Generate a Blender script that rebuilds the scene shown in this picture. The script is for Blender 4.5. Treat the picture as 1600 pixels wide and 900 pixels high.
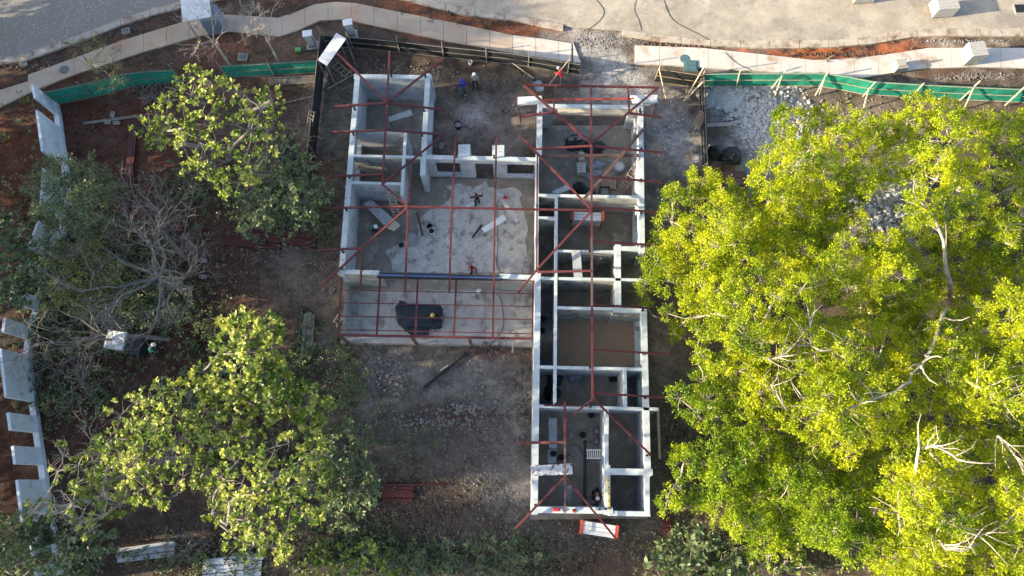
import bpy, math, random
import numpy as np
from mathutils import Vector, Matrix
R = math.radians
random.seed(7); rng = np.random.default_rng(7)
for o in list(bpy.data.objects): bpy.data.objects.remove(o)
SC = bpy.context.scene; COL = SC.collection

# ------------------------------------------------------------------ camera
CAM_H = 45.0; TILT = R(15.8); FPX = 1600*24/36
cam = bpy.data.cameras.new('camera'); cam.lens = 24; cam.sensor_width = 36
cam.clip_start = 0.5; cam.clip_end = 2000
co = bpy.data.objects.new('camera', cam); COL.objects.link(co)
co.location = (0, 0, CAM_H); co.rotation_euler = (TILT, 0, 0); SC.camera = co
CT, ST = math.cos(TILT), math.sin(TILT)
def P(px, py, z=0.0):
    """a point of the place at height z, given where the survey photo sees it"""
    x = (px-800)/FPX; y = (450-py)/FPX
    wy = y*CT+ST; wz = y*ST-CT
    k = (z-CAM_H)/wz
    return Vector((x*k, wy*k, z))
def Q(x, y, z=0.0):
    dz = z-CAM_H
    cy = y*CT+dz*ST; cz = -y*ST+dz*CT
    return 800+FPX*x/(-cz), 450-FPX*cy/(-cz)

# ------------------------------------------------------------------ sky, sun
SUN_EL, SUN_TRAVEL = R(15.5), R(9)          # light travels east, a little north
W = bpy.data.worlds.new("World"); SC.world = W; W.use_nodes = True
nt = W.node_tree; bg = nt.nodes['Background']
sky = nt.nodes.new('ShaderNodeTexSky'); sky.sky_type = 'NISHITA'; sky.sun_disc = False
sd = Vector((-math.cos(SUN_TRAVEL)*math.cos(SUN_EL), -math.sin(SUN_TRAVEL)*math.cos(SUN_EL), math.sin(SUN_EL)))
sky.sun_elevation = SUN_EL; sky.sun_rotation = math.atan2(sd.x, sd.y)
sky.altitude = 50; sky.air_density = 0.8; sky.dust_density = 2.0; sky.ozone_density = 0.6
nt.links.new(sky.outputs[0], bg.inputs[0]); bg.inputs[1].default_value = 0.15
sl = bpy.data.lights.new('sun', 'SUN'); sl.energy = 5.0; sl.angle = R(0.5); sl.color = (1.0, 0.85, 0.60)
so = bpy.data.objects.new('sun', sl); COL.objects.link(so)
so.rotation_euler = sd.to_track_quat('Z', 'Y').to_euler(); so.location = sd*120
SC.view_settings.view_transform = 'Standard'; SC.view_settings.look = 'None'
SC.view_settings.gamma = 1; SC.view_settings.exposure = 1.6
SC.render.engine = 'CYCLES'

# ------------------------------------------------------------------ materials
def nd(t, kind, **kw):
    n = t.nodes.new(kind)
    for k, v in kw.items():
        if k in ('noise_dimensions','operation','blend_type','data_type','feature','attribute_name'): setattr(n, k, v)
    return n
MATS = {}
def mat(name, c1, c2=None, rough=0.85, scale=3.0, bump=0.15, bscale=None, metal=0.0, spots=None, spot_scale=1.5, spot_lo=.55, spot_hi=.68, detail=6, spec=0.3, joints=0):
    """procedural paint / concrete / soil: two tones mixed by noise, optional stains, fine relief"""
    m = bpy.data.materials.new(name); m.use_nodes = True; t = m.node_tree; L = t.links.new
    b = t.nodes['Principled BSDF']; b.inputs['Roughness'].default_value = rough; b.inputs['Metallic'].default_value = metal
    b.inputs['Specular IOR Level'].default_value = spec
    c2 = c2 or tuple(x*.7 for x in c1)
    tc = t.nodes.new('ShaderNodeTexCoord')
    n1 = t.nodes.new('ShaderNodeTexNoise'); n1.inputs['Scale'].default_value = scale; n1.inputs['Detail'].default_value = detail; n1.inputs['Roughness'].default_value = .65
    L(tc.outputs['Object'], n1.inputs['Vector'])
    r = t.nodes.new('ShaderNodeValToRGB'); r.color_ramp.elements[0].position = .32; r.color_ramp.elements[1].position = .68
    r.color_ramp.elements[0].color = (*c2, 1); r.color_ramp.elements[1].color = (*c1, 1)
    L(n1.outputs['Fac'], r.inputs[0]); out = r.outputs[0]
    if spots:
        n2 = t.nodes.new('ShaderNodeTexNoise'); n2.inputs['Scale'].default_value = spot_scale; n2.inputs['Detail'].default_value = 8; n2.inputs['Roughness'].default_value = .7
        L(tc.outputs['Object'], n2.inputs['Vector'])
        r2 = t.nodes.new('ShaderNodeValToRGB'); r2.color_ramp.elements[0].position = spot_lo; r2.color_ramp.elements[1].position = spot_hi
        L(n2.outputs['Fac'], r2.inputs[0])
        mx = t.nodes.new('ShaderNodeMixRGB'); L(r2.outputs[0], mx.inputs[0]); L(out, mx.inputs[1]); mx.inputs[2].default_value = (*spots, 1); out = mx.outputs[0]
    L(out, b.inputs['Base Color'])
    if joints:
        sp = t.nodes.new('ShaderNodeSeparateXYZ'); L(tc.outputs['Object'], sp.inputs[0])
        ad = t.nodes.new('ShaderNodeMath'); L(sp.outputs[0], ad.inputs[0]); L(sp.outputs[1], ad.inputs[1])
        cb = t.nodes.new('ShaderNodeCombineXYZ'); L(ad.outputs[0], cb.inputs[0]); L(sp.outputs[2], cb.inputs[1])
        bt = t.nodes.new('ShaderNodeTexBrick'); L(cb.outputs[0], bt.inputs['Vector']); bt.inputs['Scale'].default_value = 1
        bt.inputs['Brick Width'].default_value = .4; bt.inputs['Row Height'].default_value = .2; bt.inputs['Mortar Size'].default_value = .012
        bt.inputs['Color1'].default_value = (1,1,1,1); bt.inputs['Color2'].default_value = (.86,.86,.84,1); bt.inputs['Mortar'].default_value = (.5,.5,.5,1)
        mb_ = t.nodes.new('ShaderNodeMixRGB'); mb_.blend_type = 'MULTIPLY'; mb_.inputs[0].default_value = joints; L(out, mb_.inputs[1]); L(bt.outputs['Color'], mb_.inputs[2]); L(mb_.outputs[0], b.inputs['Base Color'])
    if bump:
        n3 = t.nodes.new('ShaderNodeTexNoise'); n3.inputs['Scale'].default_value = bscale or scale*8; n3.inputs['Detail'].default_value = 5
        L(tc.outputs['Object'], n3.inputs['Vector'])
        bp = t.nodes.new('ShaderNodeBump'); bp.inputs['Strength'].default_value = bump; bp.inputs['Distance'].default_value = .05
        L(n3.outputs['Fac'], bp.inputs['Height']); L(bp.outputs[0], b.inputs['Normal'])
    MATS[name] = m; return m
def leafmat(name, ca, cb, cc, trans=.35, patch=.35):
    m = bpy.data.materials.new(name); m.use_nodes = True; t = m.node_tree; L = t.links.new
    b = t.nodes['Principled BSDF']; b.inputs['Roughness'].default_value = .5; b.inputs['Specular IOR Level'].default_value = .35
    g = t.nodes.new('ShaderNodeNewGeometry'); tc = t.nodes.new('ShaderNodeTexCoord')
    n = t.nodes.new('ShaderNodeTexNoise'); n.inputs['Scale'].default_value = patch; n.inputs['Detail'].default_value = 3
    L(tc.outputs['Object'], n.inputs['Vector'])
    a = t.nodes.new('ShaderNodeMath'); a.operation = 'MULTIPLY_ADD'; L(g.outputs['Random Per Island'], a.inputs[0]); a.inputs[1].default_value = .55
    s = t.nodes.new('ShaderNodeMath'); s.operation = 'MULTIPLY_ADD'; L(n.outputs['Fac'], s.inputs[0]); s.inputs[1].default_value = 1.6; s.inputs[2].default_value = -.55
    L(s.outputs[0], a.inputs[2])
    r = t.nodes.new('ShaderNodeValToRGB'); e = r.color_ramp.elements; e[0].position = .1; e[0].color = (*ca, 1); e[1].position = .95; e[1].color = (*cc, 1)
    e2 = e.new(.5); e2.color = (*cb, 1); L(a.outputs[0], r.inputs[0]); L(r.outputs[0], b.inputs['Base Color'])
    tr = t.nodes.new('ShaderNodeBsdfTranslucent')
    mc = t.nodes.new('ShaderNodeMixRGB'); mc.blend_type = 'MULTIPLY'; mc.inputs[0].default_value = 1; L(r.outputs[0], mc.inputs[1]); mc.inputs[2].default_value = (1.5, 1.5, .8, 1)
    L(mc.outputs[0], tr.inputs[0])
    ms = t.nodes.new('ShaderNodeMixShader'); ms.inputs[0].default_value = trans; L(b.outputs[0], ms.inputs[1]); L(tr.outputs[0], ms.inputs[2])
    L(ms.outputs[0], t.nodes['Material Output'].inputs['Surface']); MATS[name] = m; return m

mat('ring', (.52,.575,.59), (.42,.465,.475), scale=2.2, bump=.12, spots=(.24,.245,.235), spot_scale=3.0, spot_lo=.56, spot_hi=.72)
mat('plaster', (.50,.535,.57), (.35,.38,.415), scale=1.3, bump=.2, spots=(.19,.20,.21), spot_scale=1.6, spot_lo=.50, spot_hi=.72, detail=10, joints=.35)
mat('rawwall', (.44,.44,.41), (.30,.30,.28), scale=1.5, bump=.3, spots=(.14,.14,.13), spot_scale=1.8, spot_lo=.50, spot_hi=.66, detail=10, joints=.9)
mat('floor', (.28,.24,.195), (.15,.13,.105), scale=.8, bump=.12, spots=(.40,.37,.32), spot_scale=1.3, spot_lo=.54, spot_hi=.72)
mat('screed', (.52,.50,.47), (.34,.325,.30), scale=2.0, bump=.25, spots=(.20,.19,.17), spot_scale=1.5, spot_lo=.52, spot_hi=.62, detail=10)
mat('terrace', (.42,.40,.37), (.30,.285,.26), scale=.9, bump=.2, spots=(.15,.135,.12), spot_scale=1.3, spot_lo=.52, spot_hi=.66, detail=10)
mat('earthfloor', (.36,.23,.145), (.27,.185,.13), scale=.6, bump=.15, spots=(.19,.17,.15), spot_scale=.6)
mat('redsteel', (.125,.032,.033), (.07,.020,.022), rough=.5, scale=2.5, bump=.05, spots=(.34,.16,.13), spot_scale=3, spot_lo=.62, spot_hi=.75)
mat('redbright', (.42,.085,.055), (.28,.05,.035), rough=.5, scale=3, bump=.05)  # bright red paint; on the fascia bar it stands for sunlit steel
mat('brownsteel', (.15,.085,.075), (.09,.055,.05), rough=.6, scale=2, bump=.1)
mat('blacksteel', (.02,.02,.022), (.012,.012,.013), rough=.5, bump=.05)
mat('bluesteel', (.10,.15,.27), (.07,.10,.19), rough=.45, scale=2, bump=.05)
mat('wood', (.42,.31,.20), (.28,.20,.13), scale=4, bump=.2)
mat('palewood', (.55,.48,.36), (.40,.34,.25), scale=4, bump=.2)
mat('greywood', (.25,.23,.20), (.15,.135,.115), scale=4, bump=.2)
mat('darkwood', (.09,.07,.055), (.05,.04,.03), scale=4, bump=.2)
mat('whiteboard', (.66,.68,.68), (.52,.55,.56), scale=3, bump=.08, spots=(.36,.35,.33), spot_scale=2.5, spot_lo=.62, spot_hi=.78)
mat('greyboard', (.42,.43,.44), (.31,.32,.33), scale=3, bump=.1, spots=(.22,.21,.2), spot_scale=2.5)
mat('stainboard', (.55,.55,.56), (.44,.44,.46), scale=5, bump=.1, spots=(.10,.09,.16), spot_scale=4.5, spot_lo=.5, spot_hi=.58, detail=10)
mat('precast', (.62,.67,.70), (.50,.55,.59), scale=1.0, bump=.08, spots=(.27,.26,.24), spot_scale=1.6, spot_lo=.53, spot_hi=.74, detail=10)
mat('meshgreen', (.03,.33,.22), (.015,.22,.16), rough=.7, scale=2.2, bump=.5, bscale=2.2, spots=(.08,.22,.15), spot_scale=1.5, spot_lo=.55, spot_hi=.7)
mat('meshblack', (.028,.03,.034), (.018,.02,.022), rough=.7, scale=1.2, bump=.3, bscale=3)
mat('plasticblack', (.02,.026,.032), (.012,.015,.018), rough=.38, scale=1.5, bump=.35, bscale=4)
mat('sheet', (.022,.034,.045), (.012,.018,.026), rough=.55, scale=1.0, bump=.5, bscale=2.5)
mat('cement', (.42,.40,.37), (.30,.285,.26), scale=1.6, bump=.15, spots=(.25,.235,.21), spot_scale=2)
mat('block', (.46,.45,.42), (.34,.33,.31), scale=4, bump=.25)
mat('slabwalk', (.50,.42,.33), (.38,.30,.225), scale=.7, bump=.1, spots=(.36,.20,.12), spot_scale=.35, spot_lo=.48, spot_hi=.72)
mat('slabpale', (.60,.56,.51), (.48,.44,.39), scale=.8, bump=.1, spots=(.36,.24,.15), spot_scale=.5, spot_lo=.52, spot_hi=.68, detail=10)
mat('kerb', (.50,.44,.36), (.34,.29,.23), scale=1.5, bump=.3, spots=(.20,.12,.075), spot_scale=1.3, spot_lo=.50, spot_hi=.66, detail=10)
mat('rubble', (.52,.52,.53), (.34,.34,.345), scale=2, bump=.3)
mat('gravel', (.27,.25,.23), (.13,.115,.10), scale=1.1, bump=.3)
mat('clod', (.14,.085,.06), (.07,.045,.035), scale=1, bump=.3)
mat('litter', (.20,.15,.10), (.09,.065,.045), scale=2, bump=0)
mat('manhole', (.15,.17,.18), (.10,.115,.12), rough=.6, scale=6, bump=.3)
mat('tealcover', (.09,.17,.18), (.06,.12,.13), rough=.6, scale=6, bump=.2)
mat('skin', (.32,.17,.11), (.28,.15,.095), bump=0)
mat('hair', (.02,.015,.012), bump=0)
mat('red', (.65,.03,.05), (.52,.02,.04), bump=.05)
mat('blue', (.03,.06,.42), (.02,.04,.32), bump=.05)
mat('denim', (.09,.15,.20), (.06,.10,.14), bump=.1)
mat('dark', (.02,.02,.024), bump=.05)
mat('checkshirt', (.45,.45,.45), (.2,.2,.22), scale=14, bump=0)
mat('whiteplastic', (.75,.76,.75), (.65,.66,.65), rough=.4, bump=0)
mat('yellow', (.75,.52,.10), (.6,.42,.08), rough=.5, bump=0)
mat('hivis', (.05,.62,.30), (.04,.5,.25), rough=.5, bump=0)
mat('bark', (.25,.225,.20), (.13,.115,.10), scale=3, bump=.5, bscale=14)
mat('barkpale', (.50,.44,.36), (.30,.25,.20), scale=2.5, bump=.4, bscale=14)
mat('barkdark', (.20,.17,.145), (.11,.09,.075), scale=3, bump=.5, bscale=14)
mat('redsheet', (.10,.027,.024), (.06,.018,.017), rough=.6, scale=2, bump=.2)
mat('greencrate', (.10,.40,.12), (.08,.32,.10), rough=.6, bump=.1)
mat('metalsheet', (.48,.50,.52), (.33,.35,.37), rough=.45, metal=.3, scale=2, bump=.1)
mat('mortar', (.34,.35,.36), (.22,.225,.23), scale=3, bump=.3)
mat('tub', (.24,.29,.34), (.18,.22,.27), rough=.5, bump=.05)
leafmat('leaf_gold', (.055,.12,.008), (.32,.39,.012), (.56,.56,.014), trans=.42, patch=.45)
leafmat('leaf_green', (.04,.10,.008), (.20,.30,.012), (.46,.50,.016), trans=.38, patch=.4)
leafmat('leaf_broad', (.035,.085,.014), (.19,.26,.04), (.62,.60,.19), trans=.33, patch=.6)
leafmat('leaf_olive', (.05,.08,.025), (.13,.16,.05), (.27,.28,.09), trans=.3, patch=.6)
leafmat('leaf_dull', (.045,.075,.035), (.12,.16,.075), (.25,.29,.14), trans=.25, patch=.7)
leafmat('leaf_dark', (.02,.04,.012), (.035,.06,.015), (.05,.08,.02), trans=.2, patch=.5)

# ------------------------------------------------------------------ mesh helpers
class MB:
    def __init__(s): s.v = []; s.f = []
    def add(s, vs, fs):
        n = len(s.v); s.v += [tuple(v) for v in vs]; s.f += [tuple(i+n for i in f) for f in fs]; return s
    def prism(s, poly, z0, z1, inset=0.0):
        n = len(poly); cx = sum(p[0] for p in poly)/n; cy = sum(p[1] for p in poly)/n
        a = sum(poly[i][0]*poly[(i+1)%n][1]-poly[(i+1)%n][0]*poly[i][1] for i in range(n))
        if a < 0: poly = poly[::-1]
        vs = [(p[0], p[1], z0) for p in poly]+[(cx+(p[0]-cx)*(1-inset), cy+(p[1]-cy)*(1-inset), z1) for p in poly]
        return s.add(vs, [tuple(range(n, 2*n)), tuple(range(n-1, -1, -1))]+[(i, (i+1)%n, (i+1)%n+n, i+n) for i in range(n)])
    def box(s, c, d, rz=0.0, bevel=0.0, rot=None):
        x, y, z = d[0]/2, d[1]/2, d[2]/2
        if bevel:
            b = min(bevel, x*.9, y*.9, z*.9)
            vs = []
            for zz, ins in ((-z, b), (-z+b, 0), (z-b, 0), (z, b)):
                X, Y = x-ins, y-ins; c2 = b*.6
                vs += [(-X+c2,-Y,zz),(X-c2,-Y,zz),(X,-Y+c2,zz),(X,Y-c2,zz),(X-c2,Y,zz),(-X+c2,Y,zz),(-X,Y-c2,zz),(-X,-Y+c2,zz)]
            fs = [tuple(range(7,-1,-1)), tuple(range(24,32))]
            for k in range(3): fs += [(k*8+i, k*8+(i+1)%8, k*8+8+(i+1)%8, k*8+8+i) for i in range(8)]
        else:
            vs = [(-x,-y,-z),(x,-y,-z),(x,y,-z),(-x,y,-z),(-x,-y,z),(x,-y,z),(x,y,z),(-x,y,z)]
            fs = [(3,2,1,0),(4,5,6,7),(0,1,5,4),(1,2,6,5),(2,3,7,6),(3,0,4,7)]
        M = rot or Matrix.Rotation(rz, 3, 'Z'); c = Vector(c)
        return s.add([c+M@Vector(v) for v in vs], fs)
    def bar(s, a, b, w, h, up=(0,0,1)):
        a, b = Vector(a), Vector(b); d = (b-a); L = d.length
        if L < 1e-5: return s
        d /= L; sd_ = d.cross(Vector(up))
        if sd_.length < 1e-4: sd_ = d.cross(Vector((0,1,0)))
        sd_.normalize(); u = sd_.cross(d)
        M = Matrix((d, sd_, u)).transposed()
        return s.box((a+b)/2, (L, w, h), rot=M)
    def tube(s, pts, rs, n=6, cap=True):
        pts = [Vector(p) for p in pts]; base = len(s.v); prev = None
        for i, p in enumerate(pts):
            d = (pts[min(i+1, len(pts)-1)]-pts[max(i-1, 0)]).normalized()
            if prev is None:
                u = d.cross(Vector((.31,.95,.05))); 
                if u.length < .1: u = d.cross(Vector((1,0,0)))
            else: u = prev-d*prev.dot(d)
            u.normalize(); prev = u; w = d.cross(u)
            for k in range(n):
                a = 2*math.pi*k/n; s.v.append(tuple(p+(u*math.cos(a)+w*math.sin(a))*rs[i]))
        for i in range(len(pts)-1):
            for k in range(n):
                s.f.append((base+i*n+k, base+i*n+(k+1)%n, base+(i+1)*n+(k+1)%n, base+(i+1)*n+k))
        if cap:
            s.f.append(tuple(base+k for k in range(n-1,-1,-1))); s.f.append(tuple(base+(len(pts)-1)*n+k for k in range(n)))
        return s
    def lathe(s, c, prof, n=20, cap=True):
        c = Vector(c); base = len(s.v)
        for r, z in prof:
            for k in range(n):
                a = 2*math.pi*k/n; s.v.append((c.x+r*math.cos(a), c.y+r*math.sin(a), c.z+z))
        for i in range(len(prof)-1):
            for k in range(n): s.f.append((base+i*n+k, base+i*n+(k+1)%n, base+(i+1)*n+(k+1)%n, base+(i+1)*n+k))
        if cap:
            s.f.append(tuple(base+k for k in range(n-1,-1,-1))); s.f.append(tuple(base+(len(prof)-1)*n+k for k in range(n)))
        return s
    def rock(s, c, r, flat=.7):
        c = Vector(c); n = 5; base = len(s.v); ph = random.random()*6
        for zz, rr in ((-.1, .85), (.35, 1.0)):
            for k in range(n):
                a = ph+2*math.pi*k/n; q = r*rr*random.uniform(.7, 1.15)
                s.v.append((c.x+q*math.cos(a), c.y+q*math.sin(a), c.z+zz*r*flat))
        s.v.append((c.x+random.uniform(-.3,.3)*r, c.y+random.uniform(-.3,.3)*r, c.z+r*flat*random.uniform(.8,1.1)))
        for k in range(n):
            s.f.append((base+k, base+(k+1)%n, base+n+(k+1)%n, base+n+k)); s.f.append((base+n+k, base+n+(k+1)%n, base+2*n))
        return s
    def build(s, name, m, parent=None, smooth=False, local=False):
        off = Vector((0,0,0))
        if parent is not None and not local:
            q = parent
            while q is not None: off += q.location; q = q.parent
        me = bpy.data.meshes.new(name)
        me.from_pydata([(v[0]-off.x, v[1]-off.y, v[2]-off.z) for v in s.v], [], s.f)
        me.materials.append(MATS[m] if isinstance(m, str) else m)
        if smooth:
            for p in me.polygons: p.use_smooth = True
        o = bpy.data.objects.new(name, me); COL.objects.link(o)
        if parent is not None: o.parent = parent
        return o
def tag(o, label=None, cat=None, group=None, kind=None):
    for k, v in (('label', label), ('category', cat), ('group', group), ('kind', kind)):
        if v: o[k] = v
    return o
def thing(name, loc, label=None, cat=None, group=None, rz=0, kind=None):
    o = bpy.data.objects.new(name, None); o.empty_display_size = .3; COL.objects.link(o)
    o.location = loc; o.rotation_euler = (0, 0, rz); return tag(o, label, cat, group, kind)
def mesh_np(name, V, F, m, parent=None):
    k = F.shape[1]; me = bpy.data.meshes.new(name)
    if parent is not None: V = V-np.array(parent.location)[None]
    me.vertices.add(len(V)); me.vertices.foreach_set('co', V.astype(np.float32).ravel())
    me.loops.add(F.size); me.loops.foreach_set('vertex_index', F.astype(np.int32).ravel())
    me.polygons.add(len(F)); me.polygons.foreach_set('loop_start', np.arange(0, F.size, k, dtype=np.int32))
    me.polygons.foreach_set('loop_total', np.full(len(F), k, dtype=np.int32))
    me.materials.append(MATS[m]); me.update(calc_edges=True)
    o = bpy.data.objects.new(name, me); COL.objects.link(o)
    if parent is not None: o.parent = parent
    return o
def copy_tree(o, parent=None):
    c = o.copy(); COL.objects.link(c); c.parent = parent
    for ch in list(o.children): copy_tree(ch, c)
    return c
def inpoly(x, y, poly):
    c = False; n = len(poly); j = n-1
    for i in range(n):
        if (poly[i][1] > y) != (poly[j][1] > y) and x < (poly[j][0]-poly[i][0])*(y-poly[i][1])/(poly[j][1]-poly[i][1])+poly[i][0]: c = not c
        j = i
    return c

# ------------------------------------------------------------------ ground sheet with its soils
def nz(x, y, s=0):                 # cheap smooth noise for relief
    return (math.sin(x*.9+s)*math.cos(y*1.1-s)+.6*math.sin(x*2.3+y*1.7+s*2)+.4*math.cos(x*4.1-y*3.7+s)+.3*math.sin(x*7.3+y*6.1))/2.3
def grid_axis(lo, hi, st, far):
    a = list(np.arange(lo, hi+.001, st)); l = []; r = []; g = st
    v = a[0]
    while v > -far: g *= 1.6; v -= g; l.append(v)
    v = a[-1]; g = st
    while v < far: g *= 1.6; v += g; r.append(v)
    return l[::-1]+a+r
SOIL_AND_SUN = [(700,655,110,14,(.06,.05,.042),.8),(720,645,70,12,(.055,.048,.04),.7),(620,660,50,30,(.085,.07,.058),.7),(765,725,60,35,(.10,.085,.07),.7),(555,525,25,10,(.24,.24,.235),.8), # px, py, rx, ry, colour, strength   (ground tone there, sunlight painted in at one patch)
 (120,250,190,170,(.095,.038,.024),.9),(40,330,90,120,(.095,.038,.024),.8),(330,470,130,150,(.085,.045,.032),.9),(330,120,110,60,(.085,.048,.034),.7),(370,75,60,30,(.19,.085,.05),.9),(440,75,60,40,(.13,.085,.06),.8),
 (150,600,200,200,(.07,.034,.023),.9),(330,640,120,110,(.06,.034,.025),.8),(30,760,80,150,(.065,.03,.02),.9),(300,860,200,60,(.06,.042,.03),.8),(380,500,40,60,(.10,.055,.04),.6),
 (512,180,30,100,(.19,.165,.14),.8),(510,330,26,90,(.17,.145,.12),.8),(480,400,70,110,(.13,.10,.08),.8),(540,460,30,45,(.24,.18,.12),.8),(515,265,30,30,(.19,.10,.06),.6),(470,440,50,25,(.20,.15,.11),.6),  # the warm blob beside the terrace paints a patch of sunlight
 (770,180,95,60,(.16,.13,.108),.9),(740,185,30,35,(.30,.27,.25),.8),(800,130,80,30,(.105,.085,.065),.8),(760,215,60,14,(.17,.14,.12),.7),(700,110,130,18,(.08,.06,.045),.8),
 (940,100,55,60,(.30,.28,.255),1.),(925,60,45,35,(.30,.28,.26),.9),(960,140,50,30,(.33,.31,.29),.8),(900,120,30,25,(.09,.075,.06),.7),(1045,200,40,80,(.21,.195,.18),.9),(1060,230,20,40,(.34,.33,.33),.6),(1030,300,30,60,(.20,.175,.155),.8),
 (1165,190,60,75,(.40,.39,.38),.9),(1210,180,50,70,(.42,.41,.41),.9),(1300,190,60,40,(.15,.11,.08),.8),(1400,185,150,25,(.17,.125,.09),.8),(1540,195,90,30,(.18,.14,.11),.8),(1370,330,90,110,(.30,.285,.27),.7),(1130,290,60,30,(.13,.075,.05),.8),
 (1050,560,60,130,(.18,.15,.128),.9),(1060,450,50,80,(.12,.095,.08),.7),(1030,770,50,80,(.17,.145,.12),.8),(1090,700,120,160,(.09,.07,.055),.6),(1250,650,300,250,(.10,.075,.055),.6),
 (680,610,120,70,(.135,.115,.095),.9),(700,600,60,22,(.18,.165,.15),.7),(640,645,90,22,(.095,.08,.068),.7),(780,600,50,60,(.17,.155,.14),.8),(700,690,130,40,(.10,.08,.065),.8),(730,730,70,60,(.135,.115,.10),.7),(620,710,80,40,(.105,.085,.07),.8),
 (800,760,40,110,(.18,.165,.15),.9),(590,555,60,20,(.20,.19,.175),.5),(580,620,50,50,(.10,.095,.085),.6),(650,800,130,60,(.07,.052,.04),.9),(860,840,170,25,(.13,.11,.09),.7),(880,880,120,30,(.10,.06,.035),.7),(700,880,150,40,(.06,.055,.045),.7),
 (1360,82,100,20,(.30,.095,.04),1.),(1260,86,90,16,(.30,.095,.04),1.),(1520,68,80,9,(.30,.24,.19),.7),(760,42,100,22,(.27,.095,.045),1.),(690,22,70,20,(.27,.095,.045),1.),(470,5,80,20,(.10,.05,.035),.9),(300,30,90,14,(.09,.05,.035),.9),(70,105,90,14,(.07,.05,.038),.9),(1450,120,120,8,(.20,.16,.13),.7),
]
def ground():
    xs = grid_axis(-40, 40, .2, 900); ys = grid_axis(-17, 42, .2, 900)
    nx, ny = len(xs), len(ys)
    X, Y = np.meshgrid(np.array(xs), np.array(ys))
    x, y = X.ravel(), Y.ravel()
    cy = y*CT-CAM_H*ST; cz = -y*ST-CAM_H*CT
    cz = np.minimum(cz, -5); px = 800+FPX*x/(-cz); py = 450-FPX*cy/(-cz)
    n = (np.sin(x*.9)*np.cos(y*1.1)+.6*np.sin(x*2.3+y*1.7)+.4*np.cos(x*4.1-y*3.7)+.3*np.sin(x*7.3+y*6.1))/2.3
    z = -.05+.045*n+rng.uniform(-.012,.012,len(x))
    far = (np.abs(x) > 45)|(y > 46)|(y < -22)
    z[far] = -.06
    col = np.tile(np.array([.082,.062,.048]), (len(x), 1))
    wob = 14*np.sin(px/23.+py/31.)+9*np.sin(px/9.-py/11.)+rng.normal(0, 3, len(x))
    br = np.zeros(len(x))
    for f, w in ((.7,.30),(1.6,.26),(3.1,.22),(5.3,.16)):
        p1, p2, p3 = rng.uniform(0, 6.28, 3); br += w*np.sin(x*f+1.3*np.sin(y*f*.8+p1)+p2)*np.cos(y*f*1.1+1.2*np.sin(x*f*.7+p3))
    br += rng.normal(0, .05, len(x))
    for (a, b, rx, ry, c, s) in SOIL_AND_SUN:
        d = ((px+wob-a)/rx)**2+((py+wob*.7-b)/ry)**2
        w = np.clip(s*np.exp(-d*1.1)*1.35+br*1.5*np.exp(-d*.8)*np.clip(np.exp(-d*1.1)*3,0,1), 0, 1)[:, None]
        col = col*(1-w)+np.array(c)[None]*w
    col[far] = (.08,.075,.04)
    i = np.arange(nx*ny).reshape(ny, nx)
    F = np.stack([i[:-1,:-1], i[:-1,1:], i[1:,1:], i[1:,:-1]], -1).reshape(-1, 4)
    m = bpy.data.materials.new('soil'); m.use_nodes = True; t = m.node_tree; L = t.links.new; b = t.nodes['Principled BSDF']
    b.inputs['Roughness'].default_value = .95; b.inputs['Specular IOR Level'].default_value = .15
    at = t.nodes.new('ShaderNodeAttribute'); at.attribute_name = 'soil'
    tc = t.nodes.new('ShaderNodeTexCoord')
    def noise(s, d, ro=.7):
        q = t.nodes.new('ShaderNodeTexNoise'); q.inputs['Scale'].default_value = s; q.inputs['Detail'].default_value = d; q.inputs['Roughness'].default_value = ro
        L(tc.outputs['Object'], q.inputs['Vector']); return q.outputs['Fac']
    r1 = t.nodes.new('ShaderNodeMapRange'); L(noise(.9, 12, .75), r1.inputs[0]); r1.inputs[1].default_value = .3; r1.inputs[2].default_value = .7; r1.inputs[3].default_value = .35; r1.inputs[4].default_value = 1.7
    r2 = t.nodes.new('ShaderNodeMapRange'); L(noise(9, 8, .8), r2.inputs[0]); r2.inputs[1].default_value = .3; r2.inputs[2].default_value = .7; r2.inputs[3].default_value = .5; r2.inputs[4].default_value = 1.55
    mu = t.nodes.new('ShaderNodeMath'); mu.operation = 'MULTIPLY'; L(r1.outputs[0], mu.inputs[0]); L(r2.outputs[0], mu.inputs[1])
    vs = t.nodes.new('ShaderNodeVectorMath'); vs.operation = 'SCALE'; L(at.outputs['Color'], vs.inputs[0]); L(mu.outputs[0], vs.inputs['Scale'])
    vo = t.nodes.new('ShaderNodeTexVoronoi'); vo.inputs['Scale'].default_value = 3.2; vo.inputs['Randomness'].default_value = 1; L(tc.outputs['Object'], vo.inputs['Vector'])
    vr = t.nodes.new('ShaderNodeMapRange'); L(vo.outputs['Distance'], vr.inputs[0]); vr.inputs[1].default_value = .10; vr.inputs[2].default_value = .17; vr.inputs[3].default_value = .55; vr.inputs[4].default_value = 0
    mx = t.nodes.new('ShaderNodeMixRGB'); L(vr.outputs[0], mx.inputs[0]); L(vs.outputs[0], mx.inputs[1]); mx.inputs[2].default_value = (.22,.19,.165,1)
    L(mx.outputs[0], b.inputs['Base Color'])
    bp = t.nodes.new('ShaderNodeBump'); bp.inputs['Strength'].default_value = .8; bp.inputs['Distance'].default_value = .12; L(noise(5, 10, .75), bp.inputs['Height']); L(bp.outputs[0], b.inputs['Normal'])
    MATS['soil'] = m
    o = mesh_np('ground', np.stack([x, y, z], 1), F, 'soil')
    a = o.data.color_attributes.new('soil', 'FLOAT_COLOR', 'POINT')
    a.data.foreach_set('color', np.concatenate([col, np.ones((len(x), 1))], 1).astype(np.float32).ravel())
    tag(o, kind='structure')
ground()

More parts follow.
